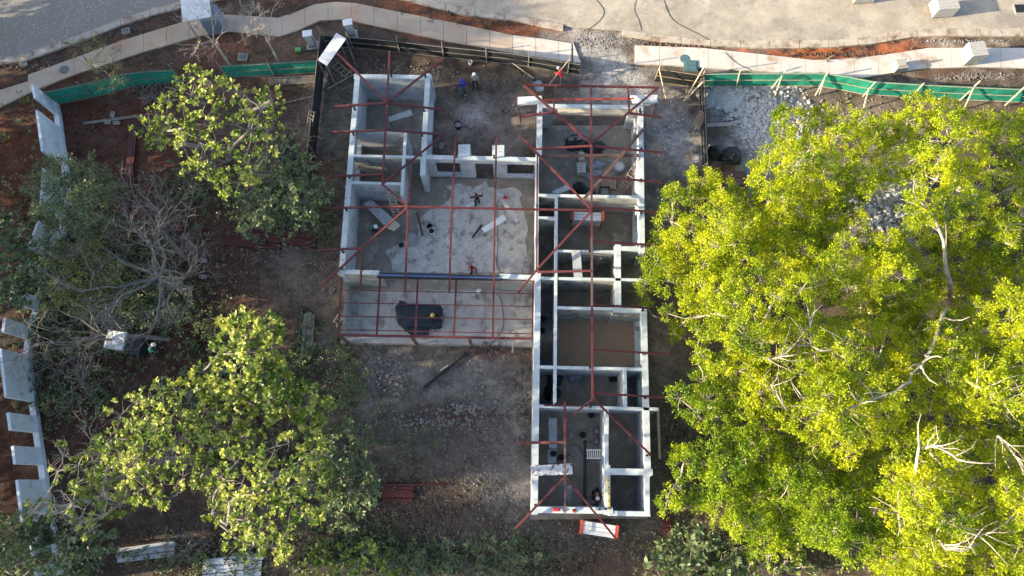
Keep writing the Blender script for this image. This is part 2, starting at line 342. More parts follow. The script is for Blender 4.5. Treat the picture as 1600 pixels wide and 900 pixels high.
# ------------------------------------------------------------------ road, kerbs, sidewalks
KU = [(-500,235),(-200,150),(0,92),(40,86),(95,66),(125,56),(187,32),(240,15),(295,2),(400,-22),(520,-26),(600,-12),(665,0),(725,13),(800,24),(850,34),(895,43),(975,49),(1050,58),(1107,64),(1200,65),(1300,64),(1350,60),(1400,49),(1450,46),(1600,45),(1800,48),(2200,60)]
KL = [(-500,250),(-200,163),(0,102),(45,95),(100,75),(150,57),(192,40),(250,22),(297,11),(400,-12),(520,-15),(590,-5),(632,1),(725,25),(800,33),(850,43),(893,51),(977,57),(1050,68),(1110,73),(1200,77),(1300,75),(1362,70),(1425,59),(1475,57),(1600,58),(1800,61),(2200,73)]
def road():
    m = bpy.data.materials.new('road_surface'); m.use_nodes = True; t = m.node_tree; L = t.links.new; b = t.nodes['Principled BSDF']; b.inputs['Roughness'].default_value = .9
    tc = t.nodes.new('ShaderNodeTexCoord')
    def noise(s, d, ro=.7):
        q = t.nodes.new('ShaderNodeTexNoise'); q.inputs['Scale'].default_value = s; q.inputs['Detail'].default_value = d; q.inputs['Roughness'].default_value = ro
        L(tc.outputs['Object'], q.inputs['Vector']); return q.outputs['Fac']
    def ramp(src, p0, c0, p1, c1):
        r = t.nodes.new('ShaderNodeValToRGB'); e = r.color_ramp.elements; e[0].position = p0; e[0].color = (*c0,1); e[1].position = p1; e[1].color = (*c1,1); L(src, r.inputs[0]); return r.outputs[0]
    dust = ramp(noise(.35, 12, .78), .36, (.29,.245,.19), .64, (.50,.44,.35))
    gr = ramp(noise(11, 3, .9), .45, (0,0,0), .62, (1,1,1))
    vo = t.nodes.new('ShaderNodeTexVoronoi'); vo.inputs['Scale'].default_value = 4.5; L(tc.outputs['Object'], vo.inputs['Vector'])
    pv = ramp(vo.outputs['Distance'], .12, (.44,.43,.37), .34, (.235,.225,.20))
    m1 = t.nodes.new('ShaderNodeMixRGB'); L(gr, m1.inputs[0]); m1.inputs[0].default_value = .3; L(dust, m1.inputs[1]); m1.inputs[2].default_value = (.26,.235,.20,1)
    gm = t.nodes.new('ShaderNodeMath'); gm.operation = 'MULTIPLY'; L(gr, gm.inputs[0]); gm.inputs[1].default_value = .35; L(gm.outputs[0], m1.inputs[0])
    sx = t.nodes.new('ShaderNodeSeparateXYZ'); L(tc.outputs['Object'], sx.inputs[0])
    mr = t.nodes.new('ShaderNodeMapRange'); L(sx.outputs[0], mr.inputs[0]); mr.inputs[1].default_value = -24; mr.inputs[2].default_value = -12; mr.inputs[3].default_value = 1; mr.inputs[4].default_value = 0
    m2 = t.nodes.new('ShaderNodeMixRGB'); L(mr.outputs[0], m2.inputs[0]); L(m1.outputs[0], m2.inputs[1]); L(pv, m2.inputs[2])
    dk = ramp(noise(.3, 10, .75), .5, (0,0,0), .62, (.8,.8,.8))
    m3 = t.nodes.new('ShaderNodeMixRGB'); L(dk, m3.inputs[0]); L(m2.outputs[0], m3.inputs[1]); m3.inputs[2].default_value = (.23,.20,.165,1)
    L(m3.outputs[0], b.inputs['Base Color'])
    bp = t.nodes.new('ShaderNodeBump'); bp.inputs['Strength'].default_value = .6; bp.inputs['Distance'].default_value = .05; L(noise(14, 5), bp.inputs['Height']); L(bp.outputs[0], b.inputs['Normal'])
    MATS['road'] = m
    V = []; F = []
    for k, (a, c) in enumerate(KU):
        p = P(a, c, .04); V += [tuple(p), (p.x*1.05, p.y+14, .04), (p.x*1.1, p.y+30, .04)]
    for k in range(len(KU)-1):
        for j in (0, 1): F.append((k*3+j, k*3+3+j, k*3+4+j, k*3+1+j))
    mb = MB(); mb.add(V, F); tag(mb.build('road', 'road'), kind='structure')
road()
def ribbon(U, Lo, step_px, z0, z1, partname, root, mats, gap=.02, skip=lambda x: False):
    """lay slabs one after another between two edge lines"""
    def at(line, x):
        for (a, b), (c, d) in zip(line, line[1:]):
            if a <= x <= c: return b+(d-b)*(x-a)/(c-a)
        return line[0][1] if x < line[0][0] else line[-1][1]
    x = max(U[0][0], Lo[0][0]); xe = min(U[-1][0], Lo[-1][0]); k = 0
    while x < xe-2:
        x2 = min(x+step_px, xe)
        if not skip((x+x2)/2):
            cut = [x]+[q for q in sorted([p[0] for p in U]+[p[0] for p in Lo]) if x+2 < q < x2-2]+[x2]
            top = [P(q, at(U, q), 0) for q in cut]; bot = [P(q, at(Lo, q), 0) for q in cut]
            d = (top[-1]-top[0]).normalized()*gap
            top[0] = top[0]+d; bot[0] = bot[0]+d; top[-1] = top[-1]-d; bot[-1] = bot[-1]-d
            mb = MB(); dz = random.uniform(-.006, .006)
            n = len(cut); vs = [(p.x, p.y, z1+dz) for p in top]+[(p.x, p.y, z1+dz) for p in bot]+[(p.x, p.y, z0) for p in top]+[(p.x, p.y, z0) for p in bot]
            fs = []
            for i in range(n-1):
                fs += [(n+i, n+i+1, i+1, i), (2*n+i, 2*n+i+1, i+1, i), (n+i, n+i+1, 3*n+i+1, 3*n+i)]
            fs += [(0, n, 3*n, 2*n), (n-1, 2*n-1, 4*n-1, 3*n-1)]
            mb.add(vs, fs); mb.build(partname, mats(x), root)
        x = x2; k += 1
kb = thing('kerb', (0,0,0), kind='structure')
ribbon(KU, KL, 46, -.1, .13, 'kerb_stone', kb, lambda x: 'kerb', skip=lambda x: 893 < x < 985 or x < -120 or x > 1720)
SU = [(45,118),(122,90),(190,65),(255,45),(312,28),(357,24),(400,27),(435,29),(460,21),(492,8),(525,4),(555,6),(600,15),(650,25),(725,40),(800,56),(850,62),(893,69)]
SL = [(45,147),(65,138),(125,115),(225,82),(320,55),(357,49),(400,54),(437,58),(465,49),(500,33),(540,31),(575,39),(625,50),(700,66),(800,84),(850,92),(893,98)]
SU2 = [(992,72),(1095,76),(1200,87),(1270,95),(1340,92),(1412,82),(1450,76),(1600,76),(1720,79)]
SL2 = [(992,101),(1055,103),(1100,107),(1200,113),(1275,118),(1350,122),(1392,115),(1440,108),(1525,105),(1600,107),(1720,112)]
sw = thing('sidewalk', (0,0,0), kind='structure')
ribbon([(-130,150),(0,142),(45,128)], [(-130,235),(0,168),(45,147)], 60, -.1, .085, 'slab', sw, lambda x: 'slabwalk')
ribbon(SU, SL, 36, -.1, .10, 'slab', sw, lambda x: 'slabwalk' if x < 780 else 'slabpale', gap=.012)
ribbon(SU2, SL2, 38, -.1, .10, 'slab', sw, lambda x: 'slabpale', gap=.012)
mb = MB(); mb.prism([P(*q)[:2] for q in [(895,66),(904,90),(908,99),(896,98.5)]], -.1, .09); mb.build('broken_slab', 'slabpale', sw)

# ------------------------------------------------------------------ the house
HT = 2.95
house = thing('unfinished_house', P(800,460,0), 'roofless concrete house under construction with pale wall tops and red steel roof frame', 'house')
wallk = [0]
def wall(a, b, th, openings=(), m='plaster', cap=True, h=HT, ext=True, z0=.0, name='wall'):
    th *= .92
    """a,b: where the photo sees the ends of the wall's top centre line. openings: (t0,t1,zlo,zhi) along it"""
    wallk[0] += 1; top = h+.004*(wallk[0] % 9)
    A, B = P(*a, h), P(*b, h); A.z = B.z = 0; d = (B-A).normalized(); L = (B-A).length
    e = th/2-.006 if ext else 0
    def seg(s0, s1, za, zb, mb, w=th): 
        p0, p1 = A+d*s0, A+d*s1
        n = Vector((-d.y, d.x, 0))*w/2
        q = [p0-n, p1-n, p1+n, p0+n]; mb.prism([(v.x, v.y) for v in q], za, zb)
    mb = MB(); ct = .16 if cap else 0; body = top-ct
    s = -e
    for (t0, t1, zl, zh) in sorted(openings):
        s0, s1 = t0*L, t1*L
        seg(s, s0, z0, body-.001, mb)
        if zl > z0+.02: seg(s0, s1, z0, zl, mb)
        if zh < body-.02: seg(s0, s1, zh, body-.001, mb)
        s = s1
    seg(s, L+e, z0, body-.001, mb)
    w = mb.build(name, m, house)
    if cap:
        mc = MB(); seg(-e-.012, L+e+.012, body, top, mc, th+.024); mc.build('ring_beam', 'ring', w)
    return w
# left wing
wall((558.3,119),(533.6,424),.36,[(.29,.39,.9,2.2),(.43,.53,.8,2.3)])
wall((556,118.7),(671,120.3),.30)
wall((668.3,118),(660.3,270),.35,[(.06,.68,.35,2.45)])
wall((557,204),(633,204.8),.14, m='plaster', cap=False)
wall((553,243.3),(657,245.5),.15,[(.72,.98,0,2.2)], m='rawwall')
wall((633.6,207),(627.8,303),.19)
wall((549,285),(628,287.2),.15)
wall((530,424.2),(589,425.8),.28, m='rawwall')
wall((784,431.2),(836,433.5),.30, m='rawwall')
wall((662,244.8),(838,249),.28,[(.09,.33,.42,2.35),(.45,.62,0,2.35),(.74,.985,.42,2.35)])
wall((725.5,226),(725.5,246),.86, ext=False)
wall((778.5,227),(778.5,247),.86, ext=False)
# right wing
wall((843.7,158),(842.6,238),.36, m='rawwall')
wall((839.6,238),(838.2,431),.2)
wall((840.6,431),(835.2,799),.38)
wall((845,165.4),(1000,167.6),.28,[(.12,.9,.05,2.3)])
wall((1000.8,162),(1003.2,391),.36,[(.12,.35,.6,2.3),(.72,.93,.55,2.3)])
wall((963,388),(1007,388.6),.30, m='rawwall')
wall((965.6,386),(966.2,477),.36, m='rawwall')
wall((868,480.5),(964,482.8),.16, m='rawwall')
wall((962,484.3),(1001,485.2),.30, m='rawwall')
wall((1006,483),(1012.3,740),.36,[(.02,.36,.5,2.3),(.42,.58,1.1,2.3)])
wall((1011,742),(1011.6,802),.28)
wall((842,305),(998,308),.18,[(.3,.42,0,.05)], m='rawwall')
wall((869.5,307),(867,632),.18,[(.05,.14,0,2.1),(.3,.38,0,2.1),(.62,.68,0,2.1),(.86,.94,0,2.1)])
wall((841,340),(868,340.5),.13, m='rawwall')
wall((870,392),(962,392.8),.13, m='rawwall')
wall((844,434.5),(1016,437.5),.16, m='rawwall')
wall((843,573.3),(1004,577),.18)
wall((976.3,577),(977.5,636),.19)
wall((842,634.5),(1027,639.3),.17)
wall((948.4,638),(947.6,731),.21)
wall((949,731),(949.5,800),.34)
wall((950,736.6),(1015,737.8),.38)
wall((835.5,796.5),(953,798),.36)
wall((954,802.2),(1013,803.2),.27)
# slab, floors
mb = MB(); mb.prism([P(*q,.1)[:2] for q in [(562,152),(676,152),(676,278),(842,280),(842,196),(995,196),(995,398),(1012,398),(1012,810),(828,812),(831,543),(532,537),(541,450),(545,300)]], -.1, .10); mb.build('floor_slab', 'floor', house)
def patch(pts, z, m, name, jag=.0):
    out = []
    big = [random.uniform(-1,1)*jag*1.6 for _ in range(400)]
    for i, p in enumerate(pts):
        q = pts[(i+1) % len(pts)]; n = max(1, int(math.dist(p, q)/3))
        for k in range(n):
            t = k/n; b_ = big[len(out)//3 % 400]; out.append((p[0]+(q[0]-p[0])*t+b_+random.uniform(-jag, jag)*.5, p[1]+(q[1]-p[1])*t-b_*.6+random.uniform(-jag, jag)*.5))
    v = [P(a, b, z) for a, b in out]; mb = MB()
    mb.add(v, [tuple(range(len(v)))]); o = mb.build(name, m, house)
    import bmesh
    bm = bmesh.new(); bm.from_mesh(o.data); bmesh.ops.triangulate(bm, faces=bm.faces); bmesh.ops.recalc_face_normals(bm, faces=bm.faces)
    if bm.faces[0].normal.z < 0: bmesh.ops.reverse_faces(bm, faces=bm.faces)
    bm.to_mesh(o.data); bm.free(); return o
patch([(694,289),(705,289),(720,287),(740,293),(752,288),(757,282),(762,292),(778,296),(800,292),(812,300),(815,318),(820,330),(825,355),(822,380),(826,427),(612,424),(611,405),(603,392),(625,381),(637,372),(653,368),(655,350),(659,338),(672,328),(690,321),(703,310),(706,297)], .108, 'screed', 'dry_screed', 1.2)
for k in range(4):
    a, b = k/4+.0012, (k+1)/4-.0012; f = lambda t, j: (543+289*t, 452+3*t) if j else (533+299*t, 535+6*t)
    for j0, j1 in ((0,.497),(.503,1)):
        g = lambda t, j: (f(t,1)[0]*(1-j)+f(t,0)[0]*j, f(t,1)[1]*(1-j)+f(t,0)[1]*j)
        patch([g(a,j0), g(b,j0), g(b,j1), g(a,j1)], .112+random.uniform(0,.003), 'terrace', 'terrace_slab', 0)
patch([(873,503),(990,503),(992,570),(873,570)], .108, 'earthfloor', 'earth_floor', .4)
patch([(560,300),(600,310),(612,345),(600,390),(575,400),(568,360)], .106, 'floor', 'damp_floor', 1.0)
# terrace wall left side, with stub
wall((541.5,434),(536.5,521),.2, cap=False, h=1.2, m='rawwall')
# blue steel lintel beam
bb = MB(); A, B = P(589,429.5,2.95), P(784,434.3,2.95); up = Vector((0,0,.16))
bb.bar(A, B, .16, .015); bb.bar(A-up*1.6, B-up*1.6, .16, .015); bb.bar(A-up*.8, B-up*.8, .015, .24)
bb.bar(A+Vector((0,.13,-.02)), P(695,431,2.95)+Vector((0,.14,-.02)), .05, .02)
bb.build('lintel_beam', 'bluesteel', house)
b2 = MB(); b2.bar(A+Vector((0,-.13,-.03)), B+Vector((0,-.13,-.03)), .05, .22); b2.bar(A+Vector((0,.12,-.05)), B+Vector((0,.12,-.05)), .035, .2); b2.build('lintel_flange', 'blacksteel', house)
# roof steel
ZE, ZR = 3.1, 4.15
def rafter(pts, w=.10, h=.12, m='redsteel', name='rafter'):
    mb = MB(); q = [P(a, b, z) for a, b, z in pts]
    for i, (a, b) in enumerate(zip(q, q[1:])): mb.bar(a, b, w, h)
    return mb.build(name, m, house)
rk = [0]
def RF(*pts, **kw):
    kw['w'] = kw.get('w', .10)*1.22; rk[0] += 1; d = .006*(rk[0] % 6); return rafter([(a, b, z+d) for a, b, z in pts], **kw)
RF((527.5,84,ZE),(605,160,ZR), name='hip_rafter'); RF((608.7,80,ZE),(605,160,ZR)); RF((694.5,91.5,ZE),(605,160,ZR), name='hip_rafter')
RF((522,166.5,ZE),(604,161,ZR)); RF((605,161,ZR),(696,172,ZE)); RF((605,158,ZR),(597.5,290,ZR), name='ridge_beam')
RF((519.5,206.5,ZE),(603,203,ZR)); RF((604,203,ZR),(689,210,ZE)); RF((513,276,ZE),(598,272,ZR))
RF((695,208.5,ZE),(643,251,3.55),(598,287,ZR), name='valley_rafter'); RF((598,288,ZR),(638,323,ZR), name='ridge_beam')
RF((505,325.3,ZE),(637,322.5,ZR)); RF((643.8,251.5,3.55),(638,322,ZR)); RF((638,323,ZR),(838,327.3,ZR),(924,328.5,ZR), name='ridge_beam')
RF((637,324,ZR),(566,387,3.45),(497,452,ZE-.2), name='hip_rafter'); RF((495,391.5,ZE-.1),(565,387.5,3.45)); RF((566,387,3.45),(563,454.5,ZE-.1))
RF((637.3,323,ZR),(633,457,ZE)); RF((712,211,ZE),(706,324.5,ZR),(702,458,ZE)); RF((775.6,213,ZE),(773.5,326,ZR),(771,459.6,ZE))
RF((839.8,240,3.3),(838.6,425,3.35), w=.08)
RF((815.5,213.5,ZE),(839.5,240,3.35),(924,327,ZR), name='valley_rafter'); RF((924,330,ZR),(839,421,3.35),(808.5,459.5,ZE), name='valley_rafter')
RF((924.2,225,ZR),(924.8,372,ZR), name='ridge_beam'); RF((924.8,372,ZR),(925,478,ZR), name='ridge_beam', m='brownsteel'); RF((925,478,ZR),(926,628,ZR), name='ridge_beam')
RF((923.4,135.5,ZE),(924.2,225,ZR)); RF((818,133,ZE),(924,224,ZR), name='hip_rafter', m='redsteel', w=.12); RF((1028,137.5,ZE),(924.5,224,ZR), name='hip_rafter')
RF((817.5,132.5,ZE),(1029,136.8,ZE), name='eave_beam'); RF((868,135.5,ZE),(864.8,175,3.6), w=.1); RF((981,136.5,ZE),(983.2,176,3.6), w=.1)
RF((813.5,182.3,ZE),(865,175.2,3.6)); RF((983,176.5,3.6),(1034,183.5,ZE)); RF((836,233,3.3),(924,228,ZR)); RF((924,228,ZR),(1034,238.3,ZE))
RF((1007,200,3.2),(912.5,311,3.5), m='brownsteel', w=.16, name='loose_channel'); RF((848,243.5,3.12),(998,243.2,3.12), m='brownsteel', w=.18, h=.08, name='tie_beam')
RF((925,276,ZR),(1034,284.5,ZE)); RF((925,323.3,ZR),(1036,332.3,ZE)); RF((925,377.7,ZR),(1034,383.5,ZE)); RF((925,476,ZR),(1012,481.2,ZE))
RF((926,546,ZR),(1045,553.8,ZE)); RF((926,614,ZR),(1048,621.8,ZE)); RF((928,624,ZR),(1018,712,ZE), name='hip_rafter'); RF((925,624,ZR),(884.5,657,3.6), name='hip_rafter', w=.09)
RF((882.2,627,3.9),(882.7,689,3.9)); RF((882.7,689,3.9),(883.2,801,3.2), m='brownsteel', w=.08); RF((850,633.3,3.12),(919,634.3,3.12), w=.08, h=.06)
RF((808,691.6,ZE),(881,691.6,3.8), w=.13); RF((881.7,745.5,3.9),(804.5,826,ZE), name='hip_rafter'); RF((885,747,3.9),(963.5,843,ZE-.1), name='hip_rafter'); RF((840,425.2,3.4),(924,423.4,ZR))
RF((807.5,151,2.9),(814,192,2.6), w=.07, name='eave_bracket'); RF((1027,152,2.9),(1021,182,2.7), w=.07, name='eave_bracket')
RF((851,156.2,2.99),(990,154,2.99), w=.12, h=.05, m='redbright', name='fascia_bar')  # sunlit look of this bar is put into its brighter red
for a, b in [(555,172),(553,211),(547,278),(542,329),(537,395),(535,421),(612,120),(665,121),(663,174),(660,213),(658,244),(567,421),(713,246),(772,247),(844,180),(999,175),(1000,180),(1001,236),(1000,284),(1001,334),(1002,386),(921,393),(1003,486),(921,575),(1006,553),(922,636),(1007,622),(868,632),(1010,712),(836,789),(945,795)]:
    p = P(a, b, HT); q = p.copy(); p.z = HT-.02; q.z = HT+.42; mb = MB(); mb.bar(p, q, .11, .11); mb.build('bracket', 'blacksteel', house)
# terrace canopy frame
ZC = 2.62
def XY(a, b, z): return (a, b, z)
for k, (xa, ya, xb, yb, w) in enumerate([(534,433,528.5,523,.09),(594,434.5,588.5,523.5,.10),(652.8,436,649,525,.10),(712.8,437.6,709.3,526.5,.10),(771.8,439.5,770,527.8,.10),(833.2,437,831.5,529,.07)]):
    RF((xa,ya,ZC),(xb,yb,ZC), w=w, h=.1, name='canopy_rafter')
for y0, y1, w in [(454,458.5,.045),(474,478.6,.045),(495,499.3,.045),(516,521,.045)]:
    RF((531,y0-1,ZC+.07),(833,y1+.5,ZC+.07), w=w, h=.045, name='canopy_purlin')
RF((527,523.3,ZC+.02),(832,529.2,ZC+.02), w=.12, h=.12, name='canopy_edge_beam'); RF((590,434.2,ZC+.02),(833,438.6,ZC+.02), w=.07, h=.08, m='brownsteel', name='canopy_edge_beam')
for a, b in [(643,526),(733,527.8),(529.5,523.5)]:
    p = P(a, b, ZC); q = p.copy(); q.z = 0; mb = MB(); mb.bar(p, q, .16, .16); mb.build('canopy_post', 'brownsteel', house)
# porch fascia boards and timber at the north end
for nm, pts, m in [('fascia_board',[(809,153),(846,151),(848,161),(809,164)],'whiteboard'),('fascia_board',[(985,150.5),(1026.5,149.5),(1027,161),(990,162)],'whiteboard'),('formwork_plank',[(872,169.5),(994,171),(995,178.5),(872,176)],'palewood')]:
    mb = MB(); mb.prism([P(*q, 2.9)[:2] for q in pts], 2.62 if nm[0] == 'f' and m == 'palewood' else 2.8, 3.02 if m == 'whiteboard' else 2.86); mb.build(nm, m, house)

# ------------------------------------------------------------------ fences
def fence(name, label, pts, h, mt, posts, rails=(.05,.5,.98), sag=.0, wood='greywood', group=None, cat='fence'):
    """pts: top line as the photo sees it"""
    T = [P(a, b, h) for a, b in pts]; root = thing(name, (T[0].x, T[0].y, 0), label, cat, group)
    mb = MB()
    for a, b in zip(T, T[1:]):
        n = max(2, int((b-a).length/1.2)); d = (b-a); nn = Vector((-d.y, d.x, 0)).normalized()
        for i in range(n):
            p, q = a+d*(i/n), a+d*((i+1)/n)
            o0 = nn*math.sin(p.x*1.7+p.y)*.05; o1 = nn*math.sin(q.x*1.7+q.y)*.05
            z = [.02, h*.5, h]
            vs = []
            for pt, o in ((p, o0), (q, o1)):
                for k, zz in enumerate(z): w = o*(1.3 if k == 1 else .2); vs.append((pt.x+w.x, pt.y+w.y, zz))
            off = nn*.012; vs2 = [(v[0]+off.x, v[1]+off.y, v[2]) for v in vs]
            mb.add(vs+vs2, [(0,3,4,1),(1,4,5,2),(7,10,9,6),(8,11,10,7),(2,5,11,8)])
    mb.build('screen', mt, root)
    for f in rails:
        for a, b in zip(T, T[1:]):
            m2 = MB(); a2, b2 = a.copy(), b.copy(); a2.z = b2.z = h*f; nn = Vector((b.y-a.y, a.x-b.x, 0)).normalized()*.05
            m2.bar(a2+nn, b2+nn, .038, .038); m2.build('rail', wood, root)
    for (a, b, up) in posts:
        p = P(a, b, h); q = p.copy(); q.z = 0; p.z = h+up; m2 = MB(); nn = Vector((.02,-.08,0)); m2.tube([q+nn, p+nn+Vector((random.uniform(-.08,.08), random.uniform(-.05,.05), 0))], [.05,.04], 6); m2.build('post', wood, root)
    return root
fence('mesh_fence', 'green mesh fence behind the feathery green tree, west of the pile of red tubes', [(67,144),(110,135),(150,127),(187,116),(230,111),(270,109)], 1.65, 'meshgreen', [(125,132,.5),(195,116,.4),(270,109,.8)], wood='greywood')
fence('mesh_fence', 'green mesh fence between the bright broadleaf tree and the black fence corner', [(344,103),(400,100),(450,97),(495,94)], 1.5, 'meshgreen', [(344,104,.7),(418,99,.5)], wood='greywood')
fence('mesh_fence', 'long green mesh fence with pale timber props along the right sidewalk', [(1101,115),(1150,114),(1200,114),(1292,114),(1330,120),(1365,127),(1445,132),(1530,136),(1600,139),(1680,143)], 1.7, 'meshgreen', [], wood='palewood')
fence('screen_fence', 'long black screen fence behind the men in blue and check shirts', [(501,54),(560,58),(620,64),(690,72),(800,83),(907,100)], 1.35, 'meshblack', [(501,50,.9),(545,56,1.0),(620,64,.7),(690,72,.6),(759,79,.6),(826,86,.6),(889,97,1.1)])
fence('screen_fence', 'black screen fence running down the left side of the plot beside a ladder', [(501,54),(496,95),(490,150),(482,225),(478,262)], 1.8, 'meshblack', [(501,52,.6),(490,150,.2),(482,225,.3)])
fence('screen_fence', 'short black screen fence by the entrance next to the teal covers', [(1030,107),(1099,117)], 1.7, 'meshblack', [(1030,104,1.0),(1099,114,.6)], wood='wood')
fence('screen_fence', 'narrow black screen fence between the broken rubble heap and the right wing', [(1101,120),(1104,190),(1106,240),(1108,268)], 1.5, 'meshblack', [(1103,150,.4),(1106,230,.6)], wood='greywood')
def pole(name, label, a, b, r, m, cat='pole', group=None):
    A, B = P(*a), P(*b); mid = (A+B)/2+Vector((0,0,-.02)); mb = MB(); mb.tube([A, mid, B], [r, r*.95, r*.85], 7); o = mb.build(name, m)
    return tag(o, label, cat, group)
props = [((1233,103,2.1),(1205,139,.05)),((1222,118,1.8),(1211,150,.05)),((1294,113,1.8),(1274,149,.05)),((1290,118,1.7),(1280,148,.05)),((1368,128,1.9),(1348,151,.05)),((1358,137,1.5),(1349,170,.05)),((1444,130,1.9),(1420,156,.05)),((1532,126,2.2),(1500,157,.05)),((1521,138,1.7),(1507,169,.05)),((1601,136,1.9),(1570,165,.05)),((1157,110,2.),(1150,138,.05)),((1103,100,2.3),(1069,158,.05)),((1098,128,1.8),(1070,157,.05)),((1030,107,2.),(1041,155,.05))]
wh = ['longest prop at the left end of the green fence','shorter prop crossing the longest at the left end of the green fence','tall prop, second station of the green fence','short twin of the second station of the green fence','short steep prop left of the crowns at the third station of the green fence','long low prop reaching the dirt at the third station of the green fence','single leaning prop between the third and fifth stations of the green fence','tall prop just above the golden crowns near the right','short prop crossing under the tall one near the right','prop nearest the right edge of the photo','prop nearest the black entrance fence on the green mesh','long prop crossing the corner where black and green fences meet','second prop at the corner where black and green fences meet','steep stick at the left end of the short black entrance fence']
for (a, b), l in zip(props, wh):
    pole('timber_prop', 'pale '+l, a, b, .055, 'palewood', 'prop', 'timber props leaning on the right fences')

# ------------------------------------------------------------------ left precast wall
pw = thing('panel_wall', P(60,600,0), 'curving pale precast panel wall with gaps down the left side', 'wall')
PANELS = [((50,132),(54.5,153)),((57,172),(66,236)),((68,263),(63,325)),((60,345),(44,388)),((36,402),(30,425)),((20,450),(17,472)),((7,497),(4,519)),((0,545),(9,621)),((12,645),(15.5,672)),((19,697),(23,725)),((26,750),(34,816)),((42,842),(50,868)),((54,885),(60,925))]
for a, b in PANELS:
    A, B = P(*a, 2.6), P(*b, 2.6); d = (B-A).normalized(); n = Vector((d.y, -d.x, 0))*.09
    if n.x < 0: n = -n
    mb = MB(); mb.prism([(v.x, v.y) for v in (A-n, B-n, B+n, A+n)], .28, 2.6); mb.build('panel', 'precast', pw)
line = [P(*p, 2.6) for q in PANELS for p in q]
for a, b in zip(line, line[1:]):
    d = (b-a).normalized(); n = Vector((d.y, -d.x, 0))
    if n.x < 0: n = -n
    s = n*.16; e = d*.01
    mb = MB(); mb.prism([(v.x, v.y) for v in (a-s+e, b-s-e, b+s*1.3-e, a+s*1.3+e)], -.1, .3+random.uniform(0,.01)); mb.build('plinth', 'precast', pw)

# ------------------------------------------------------------------ street things
def manhole(px, py, r, label, m='manhole', z=.1):
    c = P(px, py, z); t = thing('manhole_cover', c, label, 'manhole cover')
    MB().lathe((0,0,0), [(r,0),(r,.02),(r*.93,.03),(r*.93,.022)], 24).build('rim', m, t, local=True)
    MB().lathe((0,0,.003), [(r*.9,0),(r*.9,.03),(r*.3,.034),(0.01,.034)], 24, cap=False).build('lid', m, t, local=True)
manhole(100,109,.36,'round grey manhole cover in the left end of the tan sidewalk')
manhole(1070,92,.37,'round teal grey manhole cover beside the square teal cover', 'tealcover')
def hatch(px, py, w, d, rz, label, m='manhole', z=.1, h=.06):
    c = P(px, py, z); t = thing('access_hatch', c, label, 'hatch', rz=rz)
    MB().box((0,0,h/2), (w,d,h), bevel=.01).build('frame', 'cement' if m != 'tealcover' else m, t, local=True)
    MB().box((0,0,h+.012), (w*.82,d*.82,.03), bevel=.01).build('lid', m, t, local=True)
    MB().box((w*.25,0,h+.035), (.1,.03,.02)).build('handle', 'blacksteel', t, local=True)
hatch(1079,103,1.05,.95,R(-3),'square teal access cover let into the sidewalk by the entrance','tealcover')
hatch(380,90,.7,.62,R(-5),'small grey square hatch in red soil below the tree of white twigs', z=-.02, h=.12)
hatch(198,50,.55,.45,R(20),'grey concrete box in the soil strip beside the kerb', z=0, h=.2)
hatch(38,101,.5,.4,R(20),'small pale concrete box by the kerb at the far left', z=0, h=.2)
hatch(1593,14,.9,.9,R(2),'square drain with round black hole in the road at the top right','blacksteel', z=.04, h=.05)
def block_pallet(px, py, z, nx, ny, nz_, label, rz=0, bw=.4, bd=.2, bh=.2, group='pallets of blocks by the road'):
    """stack of hollow concrete blocks on a wooden pallet"""
    c = P(px, py, z); t = thing('block_pallet', c, label, 'pallet of blocks', group, rz=rz)
    W_, D_ = nx*bw, ny*bd
    for k in range(3): MB().box((0,(k-1)*D_*.42,.05),(W_,.1,.1)).build('runner', 'greywood', t, local=True)
    me = None
    for k in range(nz_):
        for i in range(nx):
            for j in range(ny):
                if me is None:
                    o = MB().box((0,0,0),(bw-.014,bd-.014,bh-.012),bevel=.008).build('block','block',t,local=True); me = o.data
                else:
                    o = bpy.data.objects.new('block', me); COL.objects.link(o); o.parent = t
                o.location = ((i-(nx-1)/2)*bw+random.uniform(-.006,.006), (j-(ny-1)/2)*bd+random.uniform(-.006,.006), .1+bh*(k+.5))
block_pallet(1512,92,.1,3,6,6,'tall stack of concrete blocks standing on the right sidewalk', R(6))
block_pallet(1468,18,.04,4,6,5,'stack of concrete blocks on the road near the drain with the round hole', R(4))
block_pallet(1345,-4,.04,4,6,4,'low stack of concrete blocks cut by the top edge', R(4))
t = thing('concrete_chamber', P(1403,106,.1), 'grey cast concrete chamber with pipe stub standing on the sidewalk', 'chamber', rz=R(8))
MB().box((0,0,.28),(.95,.8,.56),bevel=.03).build('body','cement',t,local=True); MB().box((-.05,.02,.6),(.7,.55,.08),bevel=.02).build('lid','cement',t,local=True)
MB().tube([(.35,.1,.5),(.5,.15,.85)],[.09,.08],10).build('pipe','cement',t,local=True)
